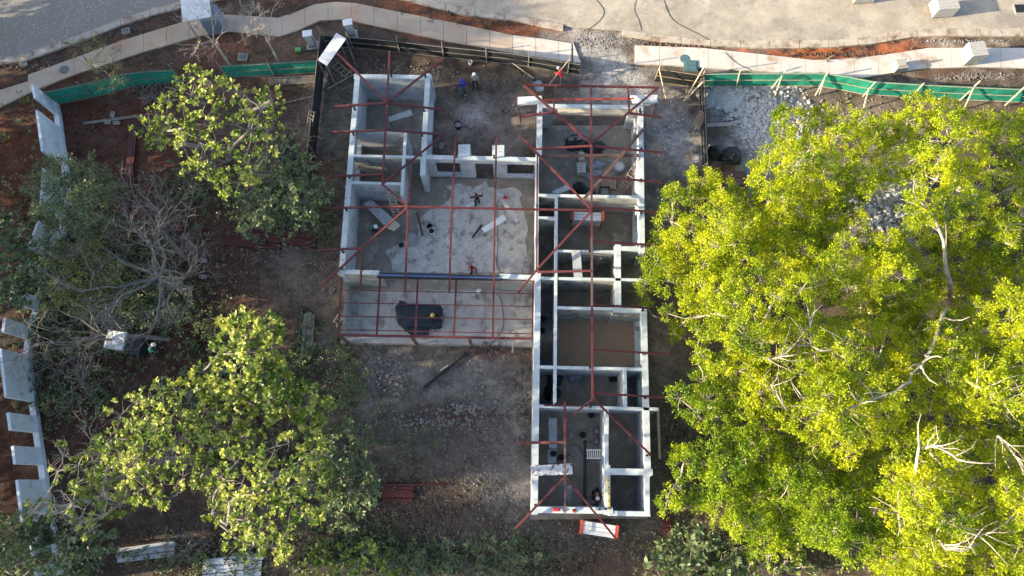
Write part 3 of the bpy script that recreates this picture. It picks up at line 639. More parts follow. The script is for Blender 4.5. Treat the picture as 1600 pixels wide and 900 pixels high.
# kiosk
t = thing('kiosk', P(334,42,0), 'small grey booth with a white flat roof under bare white twigs', 'booth', rz=R(12))
MB().box((.25,-.05,.8),(1.35,1.35,1.6),bevel=.02).build('wall','tub',t,local=True); MB().box((-.35,-.05,2.3),(2.1,2.0,.08),bevel=.02).build('roof','whiteboard',t,local=True)
MB().box((-.43,-.05,.75),(.04,.8,1.4),bevel=.01).build('door','blacksteel',t,local=True)
for sx in (-1.2,.5): MB().box((sx,-.85,1.13),(.06,.06,2.25)).build('post','greywood',t,local=True)
def meterbox(px, py, label, rz):
    t = thing('meter_cabinet', P(px, py, 0), label, 'cabinet', rz=rz)
    MB().box((0,0,.75),(.6,.45,1.5),bevel=.02).build('cabinet','cement',t,local=True); MB().box((0,0,1.53),(.7,.55,.07),bevel=.015).build('cap','whiteplastic',t,local=True)
    MB().box((0,-.235,.9),(.48,.03,1.0),bevel=.01).build('door','whiteboard',t,local=True); MB().box((0,0,.06),(.9,.7,.12),bevel=.02).build('plinth','cement',t,local=True)
meterbox(489,72,'pale utility cabinet left of the black fence corner post', R(8)); meterbox(550,55,'pale utility cabinet right of the white tilted board', R(12))
MB().box(P(466,78,.12),(.45,.4,.24),R(5),bevel=.04).build('crate','greencrate'); tag(bpy.data.objects['crate'],'small green plastic box lying on soil near the left utility cabinet','box')
# elevated white board on a timber frame (guard platform)
t = thing('sheet_canopy', P(527,95,0), 'white tilted roof sheet on timber legs at the black fence corner', 'shelter')
c = [P(497,94,2.3), P(511,103,2.3), P(541,61,2.5), P(526,52,2.5)]
mb = MB(); mb.add([tuple(v) for v in c]+[tuple(v+Vector((0,0,.05))) for v in c], [(0,1,2,3),(7,6,5,4),(0,4,5,1),(1,5,6,2),(2,6,7,3),(3,7,4,0)]); mb.build('roof_sheet','whiteboard',t)
for a in c: mb = MB(); q = Vector((a.x*.985, a.y*.985, 0)); mb.bar(q, a, .08, .08); mb.build('leg','greywood',t)
def ladder(a, b, width, n, label, m='palewood', rung='same', rollax=(0,0,1)):
    A, B = P(*a), P(*b); t = thing('ladder', A, label, 'ladder'); d = (B-A); s = d.cross(Vector(rollax))
    s.normalize(); s *= width/2
    for k in (-1, 1): mb = MB(); mb.bar(A+s*k, B+s*k, .05, .08); mb.build('rail', m, t)
    for i in range(n): p = A+d*((i+.6)/n); mb = MB(); mb.bar(p-s*1.15, p+s*1.15, .05, .05); mb.build('rung', m, t)
ladder((479,222,.2),(488,172,2.4),.42,9,'grey wooden ladder lying against the black fence at the left','greywood')
ladder((521,98,.2),(545,118,.5),.55,4,'rough wooden ladder lying under the white tilted sheet','wood')
ladder((620,338,.12),(610,299,2.6),.45,9,'pale wooden ladder leaning on the partition in the left wing')
ladder((970,300,.15),(997,256,2.2),.5,10,'wooden ladder leaning on the east wall near the round tub','wood')
ladder((921,424,.12),(935,399,2.3),.5,8,'dim wooden ladder in the small bathroom of the right wing','greywood')
ladder((916,709.5,1.5),(945,709.5,1.6),.5,9,'white ladder lying flat across the southern room','whiteboard', rollax=(0,0,1))
ladder((890,790,.2),(887,760,2.2),.36,10,'grey ladder standing inside the south end near the bottom wall','greyboard')
ladder((523,507,.2),(536,489,1.0),.4,4,'short pale wooden ladder outside the left terrace wall')

# ------------------------------------------------------------------ boards, tables, scaffolds
def board(name, pts, z, th, m, label, cat, legs=True, z2=None, group=None):
    z2 = z if z2 is None else z2
    zs = [z, z, z2, z2] if len(pts) == 4 else [z]*len(pts)
    q = [P(a, b, zz) for (a, b), zz in zip(pts, zs)]; c = sum(q, Vector())/len(q)
    t = thing(name, (c.x, c.y, 0), label, cat, group); n = len(q); mb = MB()
    a = sum(q[i].x*q[(i+1)%n].y-q[(i+1)%n].x*q[i].y for i in range(n))
    if a < 0: q = q[::-1]
    mb.add([tuple(v) for v in q]+[tuple(v-Vector((0,0,th))) for v in q], [tuple(range(n)), tuple(range(2*n-1,n-1,-1))]+[(i, n+i, n+(i+1)%n, (i+1)%n) for i in range(n)]); mb.build('top', m, t)
    if legs:
        for v in q:
            w = c+(v-c)*.86; w.z = v.z-th; u = Vector((w.x, w.y, .1)); u += (w-c)*.06; u.z = .1; mb = MB(); mb.bar(u, w, .05, .05); mb.build('leg', 'greywood', t)
    return t
board('work_table', [(752,357),(786,335),(791,343),(757,364)], .85, .05,'whiteboard','white topped work table in the middle of the living room','table')
board('work_table', [(783,314),(790,315),(812,345),(805,348)], .8, .05,'greyboard','grey narrow trestle table standing right of the white table','table')
board('plank_platform', [(567,318),(580,312),(615,342),(604,356)], .9, .06,'greyboard','long grey plank platform on legs in the west room','platform')
board('plank_platform', [(604,356),(616,343),(626,352),(615,361)], .95, .05,'palewood','small pale mortar board at the end of the grey plank platform','board')
board('plank_platform', [(606,183),(641,171),(645,180),(608,190)], 1.2, .06,'greyboard','grey plank platform in the north west room','platform')
board('plank_platform', [(861,300),(888,287),(893,295),(871,303)], 1.0, .06,'whiteboard','pale board by the south wall of the store room','board')
board('plank_platform', [(893,391),(907,391),(910,433),(897,433)], 3.0, .06,'greyboard','grey plank laid across the wall tops over the narrow bathroom','plank', legs=False)
board('stained_board', [(829,728),(893,724),(895,741),(830,744)], 3.07, .07,'stainboard','white board with dark stains laid over the southwest wall top','board', legs=False)
board('plank_platform', [(857,653),(870,653),(870,700),(858,700)], 1.4, .06,'greyboard','upright grey plank platform in the south west room','platform')
board('plank_platform', [(856,702),(869,701),(869,724),(856,724)], 1.3, .06,'greyboard','short grey board holding a black tub in the south west room','platform')
board('plank', [(650,332),(653,331),(662,368),(659,369)], .35, .04,'darkwood','dark plank lying in the living room left of the two buckets','plank', legs=False)
board('plank', [(739,372),(737,370),(752,350),(754,352)], .3, .04,'blacksteel','black tube lying beside the white topped work table','plank', legs=False)
board('plank', [(664,607),(661,604),(729,550),(732,553)], .16, .1,'blacksteel','long dark steel tube lying on the dirt south of the terrace','tube', legs=False)
board('plank', [(688,580),(687,578),(699,570),(700,572)], .2, .05,'palewood','pale offcut resting beside the long dark tube','offcut', legs=False)
board('plank', [(912,688),(917,688),(916,789),(911,789)], .16, .03,'darkwood','long dark brown plank on the floor of the south room','plank', legs=False)
board('plank', [(790,478),(789,463),(803,463),(803,478)], .17, .02,'terrace','square grey tile panel lying at the right end of the terrace','panel', legs=False)
board('plank', [(801,533),(803,533),(802,551),(799,551)], .15, .05,'palewood','pale stick lying at the terrace edge near the right wing','stick', legs=False)
def scaffold(a, b, wpx, z, label, rot=0):
    """decked trestle scaffold with red end frames; a,b: ends of deck centre"""
    A, B = P(*a, z), P(*b, z); d = (B-A); L = d.length; ang = math.atan2(d.y, d.x); c = (A+B)/2
    t = thing('trestle_scaffold', (c.x, c.y, 0), label, 'scaffold', rz=ang); w = wpx
    for i in range(3): MB().box((0, (i-1)*w/3, z), (L*.86, w/3-.03, .05)).build('deck_plank', 'whiteboard', t, local=True)
    for s in (-1, 1):
        x = s*L*.46; mb = MB()
        for sy in (-1, 1): mb.bar((x, sy*w*.5, 0.1), (x, sy*w*.5, z+.25), .06, .06)
        for zz in (z-.05, z+.24, .8): mb.bar((x, -w*.5, zz), (x, w*.5, zz), .06, .06)
        mb.build('end_frame', 'redbright', t, local=True)
        MB().box((x, 0, z+.03), (.22, w*1.05, .05)).build('end_plate', 'redbright', t, local=True)
    for s in (-1, 1): MB().bar((-L*.46, s*w*.5, .2), (L*.46, s*w*.5, z-.1), .03, .03).build('brace', 'greywood', t, local=True)
    MB().box((0, 0, z-.5), (L*.84, w*.9, .04)).build('lower_deck', 'greyboard', t, local=True)
    MB().box((0, 0, z-1.0), (L*.84, w*.9, .04)).build('lower_deck', 'greyboard', t, local=True)
scaffold((892,337,),(944,339),.62,1.9,'trestle scaffold with red end frames in the room below the long partition')
scaffold((906,823),(966,832),.75,1.3,'trestle scaffold with red ends and white deck outside the bottom wall')
def bucket(px, py, r, h, m, label, z=.11, group=None, cat='bucket', fill=None):
    t = thing('bucket', P(px, py, z), label, cat, group)
    MB().lathe((0,0,0), [(r*.78,0),(r,h),(r*1.06,h),(r*1.06,h-.03),(r*.93,h-.03),(r*.76,.04)], 18).build('shell', m, t, local=True, smooth=False)
    if fill: MB().lathe((0,0,0), [(r*.9,h*.75),(.01,h*.78)], 14, cap=False).build('contents', fill, t, local=True)
    mb = MB(); mb.tube([(r*math.cos(a), r*.25*math.sin(a), h+.02+r*.5*math.sin(a)) for a in [i*math.pi/7 for i in range(8)]], [.008]*8, 4); mb.build('handle','blacksteel',t,local=True)
G = 'black buckets in the rooms of the right wing'
bucket(672,356,.2,.35,'plasticblack','black bucket on the pale screed, upper of two','.11' and .11)
bucket(675,363,.22,.35,'whiteplastic','white rimmed bucket on the pale screed, lower of two', fill='dark')
bucket(628,385,.2,.35,'tub','dark grey bucket beside the pale mortar tub', fill='dark')
bucket(716,199,.26,.5,'plasticblack','black bucket standing on dirt between the two wings', fill='mortar')
bucket(735,100,.16,.3,'whiteplastic','small white bucket near the black fence behind the two men', z=0)
for a, b, l in [(910,680,'black bucket at the left of the three near the long dark plank'),(931,674,'black bucket with white lining, the topmost near the long dark plank'),(931,690,'black bucket right of the long dark plank, below the white lined one'),(864,709,'black bucket on the short grey board in the south west room'),(876,715,'dark bucket beside the short grey board'),(923,649,'black tub against the partition of the south room'),(848,500,'dark bucket in the narrow corridor of the right wing'),(856,493,'white rimmed dark bucket in the narrow corridor'),(847,518,'dark bucket lowest in the narrow corridor'),(955,594,'black bucket by the small closet partition'),(961,592,'dark bucket nearest the small closet partition')]:
    bucket(a, b, .19, .32, 'plasticblack', l, fill='mortar' if 'white' in l else 'dark', z=1.32 if 'on the short' in l else .11)
bucket(689,497,.24,.3,'plasticblack','black bucket at the right edge of the black plastic sheet', fill='mortar')
t = thing('mortar_tub', P(644,376,.11), 'pale blue square mortar tub on the living room floor', 'tub', rz=R(-10))
def tray(t, w, d, h, m, fill):
    mb = MB(); pr = [(w*.4,d*.4,0),(w*.5,d*.5,h),(w*.54,d*.54,h),(w*.54,d*.54,h-.03)]
    ring = lambda W_, D_, z: [(W_*math.copysign(abs(math.cos(a))**.5, math.cos(a)), D_*math.copysign(abs(math.sin(a))**.5, math.sin(a)), z) for a in [i*math.pi/10+.01 for i in range(20)]]
    V = []; F = []
    for p in [(w*.4,d*.4,0),(w*.5,d*.5,h),(w*.54,d*.54,h),(w*.54,d*.54,h-.02)]: V += ring(*p)
    for k in range(3): F += [(k*20+i, k*20+(i+1)%20, k*20+20+(i+1)%20, k*20+20+i) for i in range(20)]
    mb.add(V, F); mb.build('shell', m, t, local=True)
    mb = MB(); mb.add(ring(w*.47, d*.47, h*.7), [tuple(range(20))]); mb.build('contents', fill, t, local=True)
tray(t, .62, .85, .3, 'tub', 'mortar')
t = thing('round_tub', P(965,267,.11), 'big round grey tub with lid in the store room by the wooden ladder', 'tub')
MB().lathe((0,0,0), [(.34,0),(.38,.7),(.4,.72),(.4,.76),(.05,.80)], 24).build('drum','tub',t,local=True); MB().lathe((0,0,.77),[(.3,0),(.3,.03),(.01,.035)],24,cap=False).build('lid','greyboard',t,local=True)
t = thing('wheelbarrow', P(841,141,0), 'wheelbarrow with a blue grey tray beside the man in red', 'wheelbarrow', rz=R(20))
tr = thing('tray', (0,0,.32)); tr.parent = t; tray(tr, .62, .85, .25, 'tub', 'mortar')
for s in (-1, 1): MB().tube([(s*.1,.75,.2),(s*.28,0,.3),(s*.3,-.85,.6)],[.02,.02,.02],6).build('handle','blacksteel',t,local=True); MB().bar((s*.24,-.3,.3),(s*.24,-.35,0),.03,.03).build('leg','blacksteel',t,local=True)
mb = MB(); mb.tube([(.04*k-.04,.72,.2) for k in (0,1,2)],[.2,.2,.2],14); mb.build('wheel','plasticblack',t,local=True)
# block stacks and store room things
block_pallet(907,252,.11,1,3,4,'tall stack of dusty blocks in the store room, upper one', R(3), group='block stacks in the store room')
block_pallet(907,268,.11,2,4,3,'lower wide stack of dusty blocks in the store room beside the ridge beam', R(2), group='block stacks in the store room', bw=.32)
t = thing('pallet', P(951,287,.11), 'wooden slatted pallet on the store room floor under the round tub', 'pallet', rz=R(-2))
for k in range(7): MB().box((-.45+k*.15,0,.13),(.10,.95,.03)).build('slat','wood',t,local=True)
for k in (-1,0,1): MB().box((0,k*.42,.06),(1.05,.09,.1)).build('runner','greywood',t,local=True)
t = thing('pallet', P(1093,188,.9), 'wooden slatted crate propped against the fence by the rubble', 'crate', rz=R(62))
for k in range(7): MB().box((-.6+k*.2,0,.1),(.14,.55,.04),rot=Matrix.Rotation(R(14),3,'X')).build('slat','wood',t,local=True)
for k in (-1,1): MB().box((0,k*.25,0.04+.06*k),(1.35,.07,.1)).build('runner','wood',t,local=True)
for k in (-1,1): MB().box((k*.6,0,-.4),(.08,.08,.9)).build('leg','greywood',t,local=True)
t = thing('open_crate', P(944,301,.11), 'dark open crate with cement inside near the partition', 'crate')
for x, y, w, d in [(-.33,0,.05,.6),(.33,0,.05,.6),(0,.3,.7,.05),(0,-.3,.7,.05)]: MB().box((x,y,.2),(w,d,.4)).build('side','darkwood',t,local=True)
MB().box((0,0,.1),(.6,.55,.15)).build('cement_heap','mortar',t,local=True)
# black bags
def bagmesh(c, r, sz, m, name, parent, n=14):
    mb = MB(); base = []; V = []; F = []
    for i in range(7):
        ph = i/6*math.pi*.5
        for k in range(n):
            a = 2*math.pi*k/n; q = 1+.16*math.sin(3*a+i+c[0]*3)+.10*math.sin(7*a+i*2)+random.uniform(-.05,.05)
            V.append((c[0]+r[0]*math.cos(ph)*q*math.cos(a), c[1]+r[1]*math.cos(ph)*q*math.sin(a), c[2]+sz*math.sin(ph)*(1+.15*math.sin(2*a+c[1]))))
    for i in range(6):
        for k in range(n): F.append((i*n+k, i*n+(k+1)%n, (i+1)*n+(k+1)%n, (i+1)*n+k))
    mb.add(V, F); return mb.build(name, m, parent)
for px, py, r, s, lab in [(898,225,(.75,.6),.6,'crumpled black plastic heap by the apex of the roof steel in the store room'),(928,232,(.8,.6),.5,'black plastic bags right of the ridge beam in the store room'),(905,296,(.6,.45),.5,'black sack pile against the partition by the diagonal channel'),(917,302,(.6,.35),.45,'black sack left of the dark open crate'),(1117,240,(.7,.5),.6,'black rubbish bag behind the black fence, left of two'),(1142,245,(.75,.7),.7,'round black rubbish bag behind the black fence, right of two'),(862,614,(.55,.5),.7,'black bin bag on the floor of the lower room'),(868,590,(.5,.35),.25,'heap of dark green cable by the west partition'),(866,598,(.45,.3),.25,'tangled dark cloth below the green cable heap'),(901,588,(.35,.25),.3,'green grey sack in the lower room'),(893,590,(.3,.25),.3,'pale green sack left of the green grey sack')]:
    o = bagmesh(P(px,py,.1), r, s, 'plasticblack' if 'black' in lab else ('sheet' if 'dark' in lab else 'tub'), 'plastic_bag', None); tag(o, lab, 'bag')
for px, py, lab in [(924,262,'bluish cement sack by the ridge beam in the store room, upper'),(933,272,'bluish cement sack beside the round tub, lower'),(922,276,'bluish cement sack against the dusty block stack'),(936,258,'bluish cement sack nearest the round tub')]:
    o = bagmesh(P(px,py,.1), (.42,.3), .28, 'tub', 'cement_sack', None, n=12); tag(o, lab, 'sack')
board('plank_platform', [(888,214),(912,211),(913,217),(889,220)], .7, .05,'greywood','narrow grey bench among black plastic in the store room','bench')
# black sheet on terrace
pts = [(617,479),(622,475),(624,469),(634,472),(636,475),(688,477),(692,483),(691,492),(688,513),(671,514),(669,524),(642,524),(632,516),(621,505)]
V = []; F = []
c0 = P(655,496,.3)
rings = [1.0,.9,.7,.45,.2]
for k, s in enumerate(rings):
    for i, (a, b) in enumerate(pts):
        p = P(a, b, .12); q = c0+(p-c0)*s; V.append((q.x, q.y, .13+[0,.20,.22,.23,.22][k]+.02*math.sin(i*2.3+k)*(k > 0)))
n = len(pts)
for k in range(4):
    for i in range(n): F.append((k*n+i, k*n+(i+1)%n, k*n+n+(i+1)%n, k*n+n+i))
F.append(tuple(4*n+i for i in range(n)))
mb = MB(); mb.add(V, F); tp = MB(); tp.prism([P(*q, .7)[:2] for q in [(625,477),(687,477),(690,482),(689,509),(684,511),(634,510),(626,500)]], .1, .55, inset=.05); tag(mb.build('plastic_sheet','sheet'), 'crumpled black plastic sheet spread over a heap on the terrace', 'sheet')
q_ = tp.build('bulk', 'sheet', bpy.data.objects['plastic_sheet']); q_.name = 'covered_stack'
# dark plastic tank behind leaves, white chest
t = thing('water_tank', P(452,252,0), 'dark round water tank half hidden by the leafy tree', 'tank'); MB().lathe((0,0,0),[(.9,0),(.92,1.2),(.6,1.5),(.25,1.6),(.25,1.68),(.01,1.7)],28,cap=False).build('body','plasticblack',t,local=True); MB().lathe((0,0,1.66),[(.28,0),(.28,.06),(.01,.08)],20,cap=False).build('lid','plasticblack',t,local=True)
t = thing('chest', P(196,537,0), 'white topped box on bare soil crossed by a bare trunk at the left', 'box', rz=R(-8))
MB().box((0,0,.6),(1.15,1.1,1.2),bevel=.03).build('body','cement',t,local=True); MB().box((0,0,1.23),(1.25,1.2,.07),bevel=.02).build('lid','whiteplastic',t,local=True); MB().box((0,-.56,.62),(.8,.03,.8),bevel=.01).build('door','greyboard',t,local=True)
t = thing('dark_cabinet', P(220,545,0), 'dark cabinet joined to nothing, right of the white topped box', 'cabinet', rz=R(-8)); t['label'] = 'dark cabinet standing right of the white topped box'
MB().box((0,0,.45),(.95,1.1,.9),bevel=.03).build('body','sheet',t,local=True); MB().box((0,0,.93),(1.0,1.15,.05),bevel=.01).build('top','plasticblack',t,local=True)
# loose blocks
def cblock(px, py, rz, label, z=0):
    t = thing('concrete_block', P(px, py, z), label, 'block', rz=rz)
    mb = MB(); mb.box((0,0,.1),(.42,.04,.2)); mb.add([],[])
    for y in (-.085,.085): mb.box((0,y,.1),(.40,.03,.2))
    t2 = MB()
    for y in (-.085,.085): t2.box((0,y,.1),(.40,.03,.2))
    for x in (-.185,0,.185): t2.box((x,0,.1),(.03,.14,.198))
    t2.build('shell','block',t,local=True)
cblock(318,408,R(3),'hollow concrete block on brown soil, upper of the two by the bare tree'); cblock(318,433,R(2),'hollow concrete block on brown soil, lower of the two by the bare tree')
cblock(177,180,R(85),'pale concrete block near the thin planks at the top left'); cblock(183,193,R(5),'concrete block lying lowest by the thin planks at the top left'); cblock(169,192,R(10),'concrete block left of the pair by the thin planks')
cblock(690,229,R(75),'single concrete block on dirt beside the north west room'); cblock(520,455,R(65),'pale block on the lit dirt left of the terrace'); cblock(766,550,R(85),'white block on the tangle of scrap beside the terrace'); cblock(875,260,R(80),'pale block alone on the store room floor')
# stacks of red steel / boards
def stack(name, a, b, n, layers, w, m, label, cat='steel stack', z=0.05, jit=.1, hgt=.08, part='tube'):
    A, B = P(*a, z), P(*b, z); d = (B-A); L = d.length; d.normalize(); s = Vector((-d.y, d.x, 0)); c = (A+B)/2
    t = thing(name, (c.x, c.y, 0), label, cat)
    for k in range(layers):
        for i in range(n):
            o = s*((i-(n-1)/2)*w*1.12); e = d*random.uniform(-jit, jit)
            mb = MB(); h = Vector((0,0,z+k*hgt)); p = Vector((A.x, A.y, 0))+o+e+h; q = Vector((B.x, B.y, 0))+o+e+h+s*random.uniform(-.04,.04)
            mb.bar(p, q, w, hgt*.92); mb.build(part, m, t)
stack('steel_stack',(582,766),(647,767),5,2,.14,'redsheet','stack of dark red steel tubes on soil at the lower middle')
stack('steel_stack',(600,775),(646,777),3,1,.2,'redsheet','short dark red steel pieces just below the lower middle stack')
stack('steel_stack',(584,757),(697,757),2,1,.05,'redsheet','pair of long thin red bars above the lower middle stack', z=.1)
stack('tile_stack',(355,357),(495,377),4,2,.24,'redsheet','stack of dark red boards south of the bright broadleaf tree', 'board stack')
stack('tile_stack',(352,375),(440,384),3,1,.2,'redsheet','smaller red boards below the dark red board stack', 'board stack')
stack('steel_stack',(210,195),(196,330),3,2,.17,'redsheet','long upright stack of red steel beside the bare grey tree', z=.1)
stack('tile_stack',(255,350),(285,350),4,3,.3,'redsheet','dark red sheet pile seen through the bare grey tree', 'board stack', part='sheet')
stack('steel_stack',(1040,808),(1048,852),3,2,.17,'redsheet','dark red steel pile right of the scaffold outside the bottom wall')
stack('tube_pile',(228,146),(270,158),4,2,.09,'brownsteel','heap of scrap red brown tubes right of the green fence','scrap pile', jit=.4)
stack('tube_pile',(222,165),(258,140),3,1,.08,'brownsteel','crossed scrap tubes lying under the heap at the green fence','scrap pile', jit=.3, z=.25)
stack('plank_stack',(420,127),(493,124),4,1,.16,'greywood','grey planks lying along the green fence beside the black corner', 'plank stack', part='plank')
stack('plank_stack',(484,490),(478,560),3,1,.24,'greywood','weathered grey planks lying in the leaves left of the terrace','plank stack', part='plank')
stack('plank_stack',(470,480),(462,548),4,1,.1,'darkwood','thin dark sticks left of the weathered grey planks','plank stack', part='plank')
stack('metal_sheets',(184,868),(272,857),3,2,.26,'greyboard','grey metal profiles on soil at the bottom left','sheet stack', part='profile')
stack('metal_sheets',(318,898),(410,888),4,1,.4,'metalsheet','pale roofing sheets at the bottom edge under twigs','sheet stack', part='sheet')
stack('thin_planks',(130,193),(218,181),2,1,.09,'greywood','two thin grey planks on soil at the top left','plank stack', part='plank')
stack('scrap_pile',(735,552),(795,543),3,1,.1,'brownsteel','tangle of rusty scrap bars beside the terrace edge','scrap pile', jit=.3)
stack('timber',(1028,640),(1031,716),1,1,.16,'palewood','pale timber post lying outside the east wall of the lower room','timber', part='post', z=.6)
stack('plywood_roof',(1130,290),(1195,290),4,1,.5,'brownsteel','brown plywood sheets beside the black fence under the golden tree','sheet stack', part='sheet')
stack('blue_beam',(1166,258),(1175,310),1,1,.22,'bluesteel','dark blue beam lying on the brown plywood sheets','beam', part='beam', z=.3)
stack('concrete_plank',(1104,196),(1152,194),1,1,.3,'cement','grey concrete beam lying behind the black fence','beam', part='beam', z=.2)
for a, b, lab in [((400,171,.1),(489,150,.1),'thin bamboo stick on soil left of the black fence'),((511,139,.1),(560,112,.15),'thin bamboo stick lying toward the north west corner'),((1070,158,.1),(1075,130,.2),'short dark stick under the black entrance fence'),((800,98,.1),(842,128,.1),'timber pole at the left of the man in red'),((858,132,.1),(890,92,1.6),'timber pole leaning right of the man in red'),((282,390,.3),(318,228,5.),'thin pale pole standing by the red sheet pile'),((764,168,.1),(792,136,.1),'stick on dirt right of the man in check shirt'),((834,190,.05),(836,215,.05),'white stick outside the store room wall')]:
    pole('stick', lab, a, b, .03, 'palewood' if 'bamboo' in lab or 'timber' in lab else 'greywood', 'stick')
# level and small tools on wall tops
t = thing('tape_strip', P(950.5,771,HT+.04), 'yellow and black measuring staff on the wall top at the south east', 'staff')
A, B = P(949.5,745,HT+.05), P(951.5,797,HT+.05)
for k in range(10):
    p, q = A+(B-A)*(k/10), A+(B-A)*((k+.96)/10); MB().bar(p, q, .11, .03).build('band', 'yellow', t)
    if k % 2: MB().bar(p+Vector((.02,0,.018)), p+(q-p)*.4+Vector((.02,0,.018)), .06, .01).build('mark', 'dark', t)
for a, b, m, l, s in [(869,796,'red','red power tool on the bottom wall top, left of two',(.35,.2,.15)),(877,797,'greyboard','grey tool beside the red power tool on the bottom wall',(.22,.18,.12)),(932,795,'tub','blue grey tool on the bottom wall top near the corner',(.25,.2,.12))]:
    t = thing('tool', P(a,b,HT+.02), l, 'tool', rz=R(-5)); MB().box((0,0,s[2]/2),s,bevel=.03).build('body',m,t,local=True); MB().tube([(s[0]*.5,0,s[2]*.5),(s[0]*.5+.15,0,s[2]*.5)],[.03,.02],8).build('nozzle','dark',t,local=True)
t = thing('disc', P(897,798,HT+.02), 'round red cap on the bottom wall top', 'lid'); MB().lathe((0,0,0),[(.11,0),(.12,.04),(.09,.07),(.01,.07)],18,cap=False).build('cap','redbright',t,local=True)
t = thing('small_bowl', P(996,514,.8), 'white bowl on the window sill of the earth floored room', 'bowl'); MB().lathe((0,0,0),[(.1,0),(.17,.12),(.18,.12),(.14,.06),(.01,.03)],18,cap=False).build('bowl','tub',t,local=True)
t = thing('tool_box', P(782,306,.11), 'white toolbox on the screed near the top of the living room', 'toolbox', rz=R(-12)); MB().box((0,0,.14),(.42,.2,.26),bevel=.03).build('body','whiteboard',t,local=True); MB().bar((-.1,0,.3),(.1,0,.3),.03,.03).build('handle','dark',t,local=True)
t = thing('red_box', P(790,310,.11), 'small red fuel can beside the white toolbox', 'fuel can'); MB().box((0,0,.12),(.24,.16,.24),bevel=.04).build('body','red',t,local=True); MB().lathe((.06,0,.23),[(.03,0),(.03,.06)],10).build('spout','dark',t,local=True)

# ------------------------------------------------------------------ cables
def cable(pts, z, label, r=.015):
    v = [P(a, b, z) for a, b in pts]; sm = []
    for i in range(len(v)-1):
        for k in range(5):
            t = k/5; p0, p1, p2, p3 = v[max(i-1,0)], v[i], v[i+1], v[min(i+2,len(v)-1)]
            sm.append(.5*((2*p1)+(p2-p0)*t+(2*p0-5*p1+4*p2-p3)*t*t+(3*p1-p0-3*p2+p3)*t**3))
    sm.append(v[-1]); mb = MB(); mb.tube(sm, [r]*len(sm), 5); tag(mb.build('cable','dark'), label, 'cable')
cable([(932,0),(943,15),(940,28),(925,42),(912,50),(911,72)],.06,'black cable across the road, left of the three')
cable([(994,0),(991,15),(998,32),(1002,48)],.06,'short black cable across the road, middle of the three',.012)
cable([(1037,0),(1047,25),(1060,37),(1085,50),(1110,63)],.06,'black cable across the road, right of the three')
cable([(1133,82),(1150,98),(1170,108),(1178,115)],.13,'black cable over the right sidewalk ending at the green fence')
cable([(776,459),(783,470),(787,500),(785,515),(770,535),(762,543)],.14,'thin black cable lying on the terrace')
cable([(776,320),(778,380),(776,410),(782,428)],.13,'black cable running down the living room floor',.012)
cable([(806,552),(816,575),(815,610),(826,645)],.02,'dark cable on dirt beside the right wing')

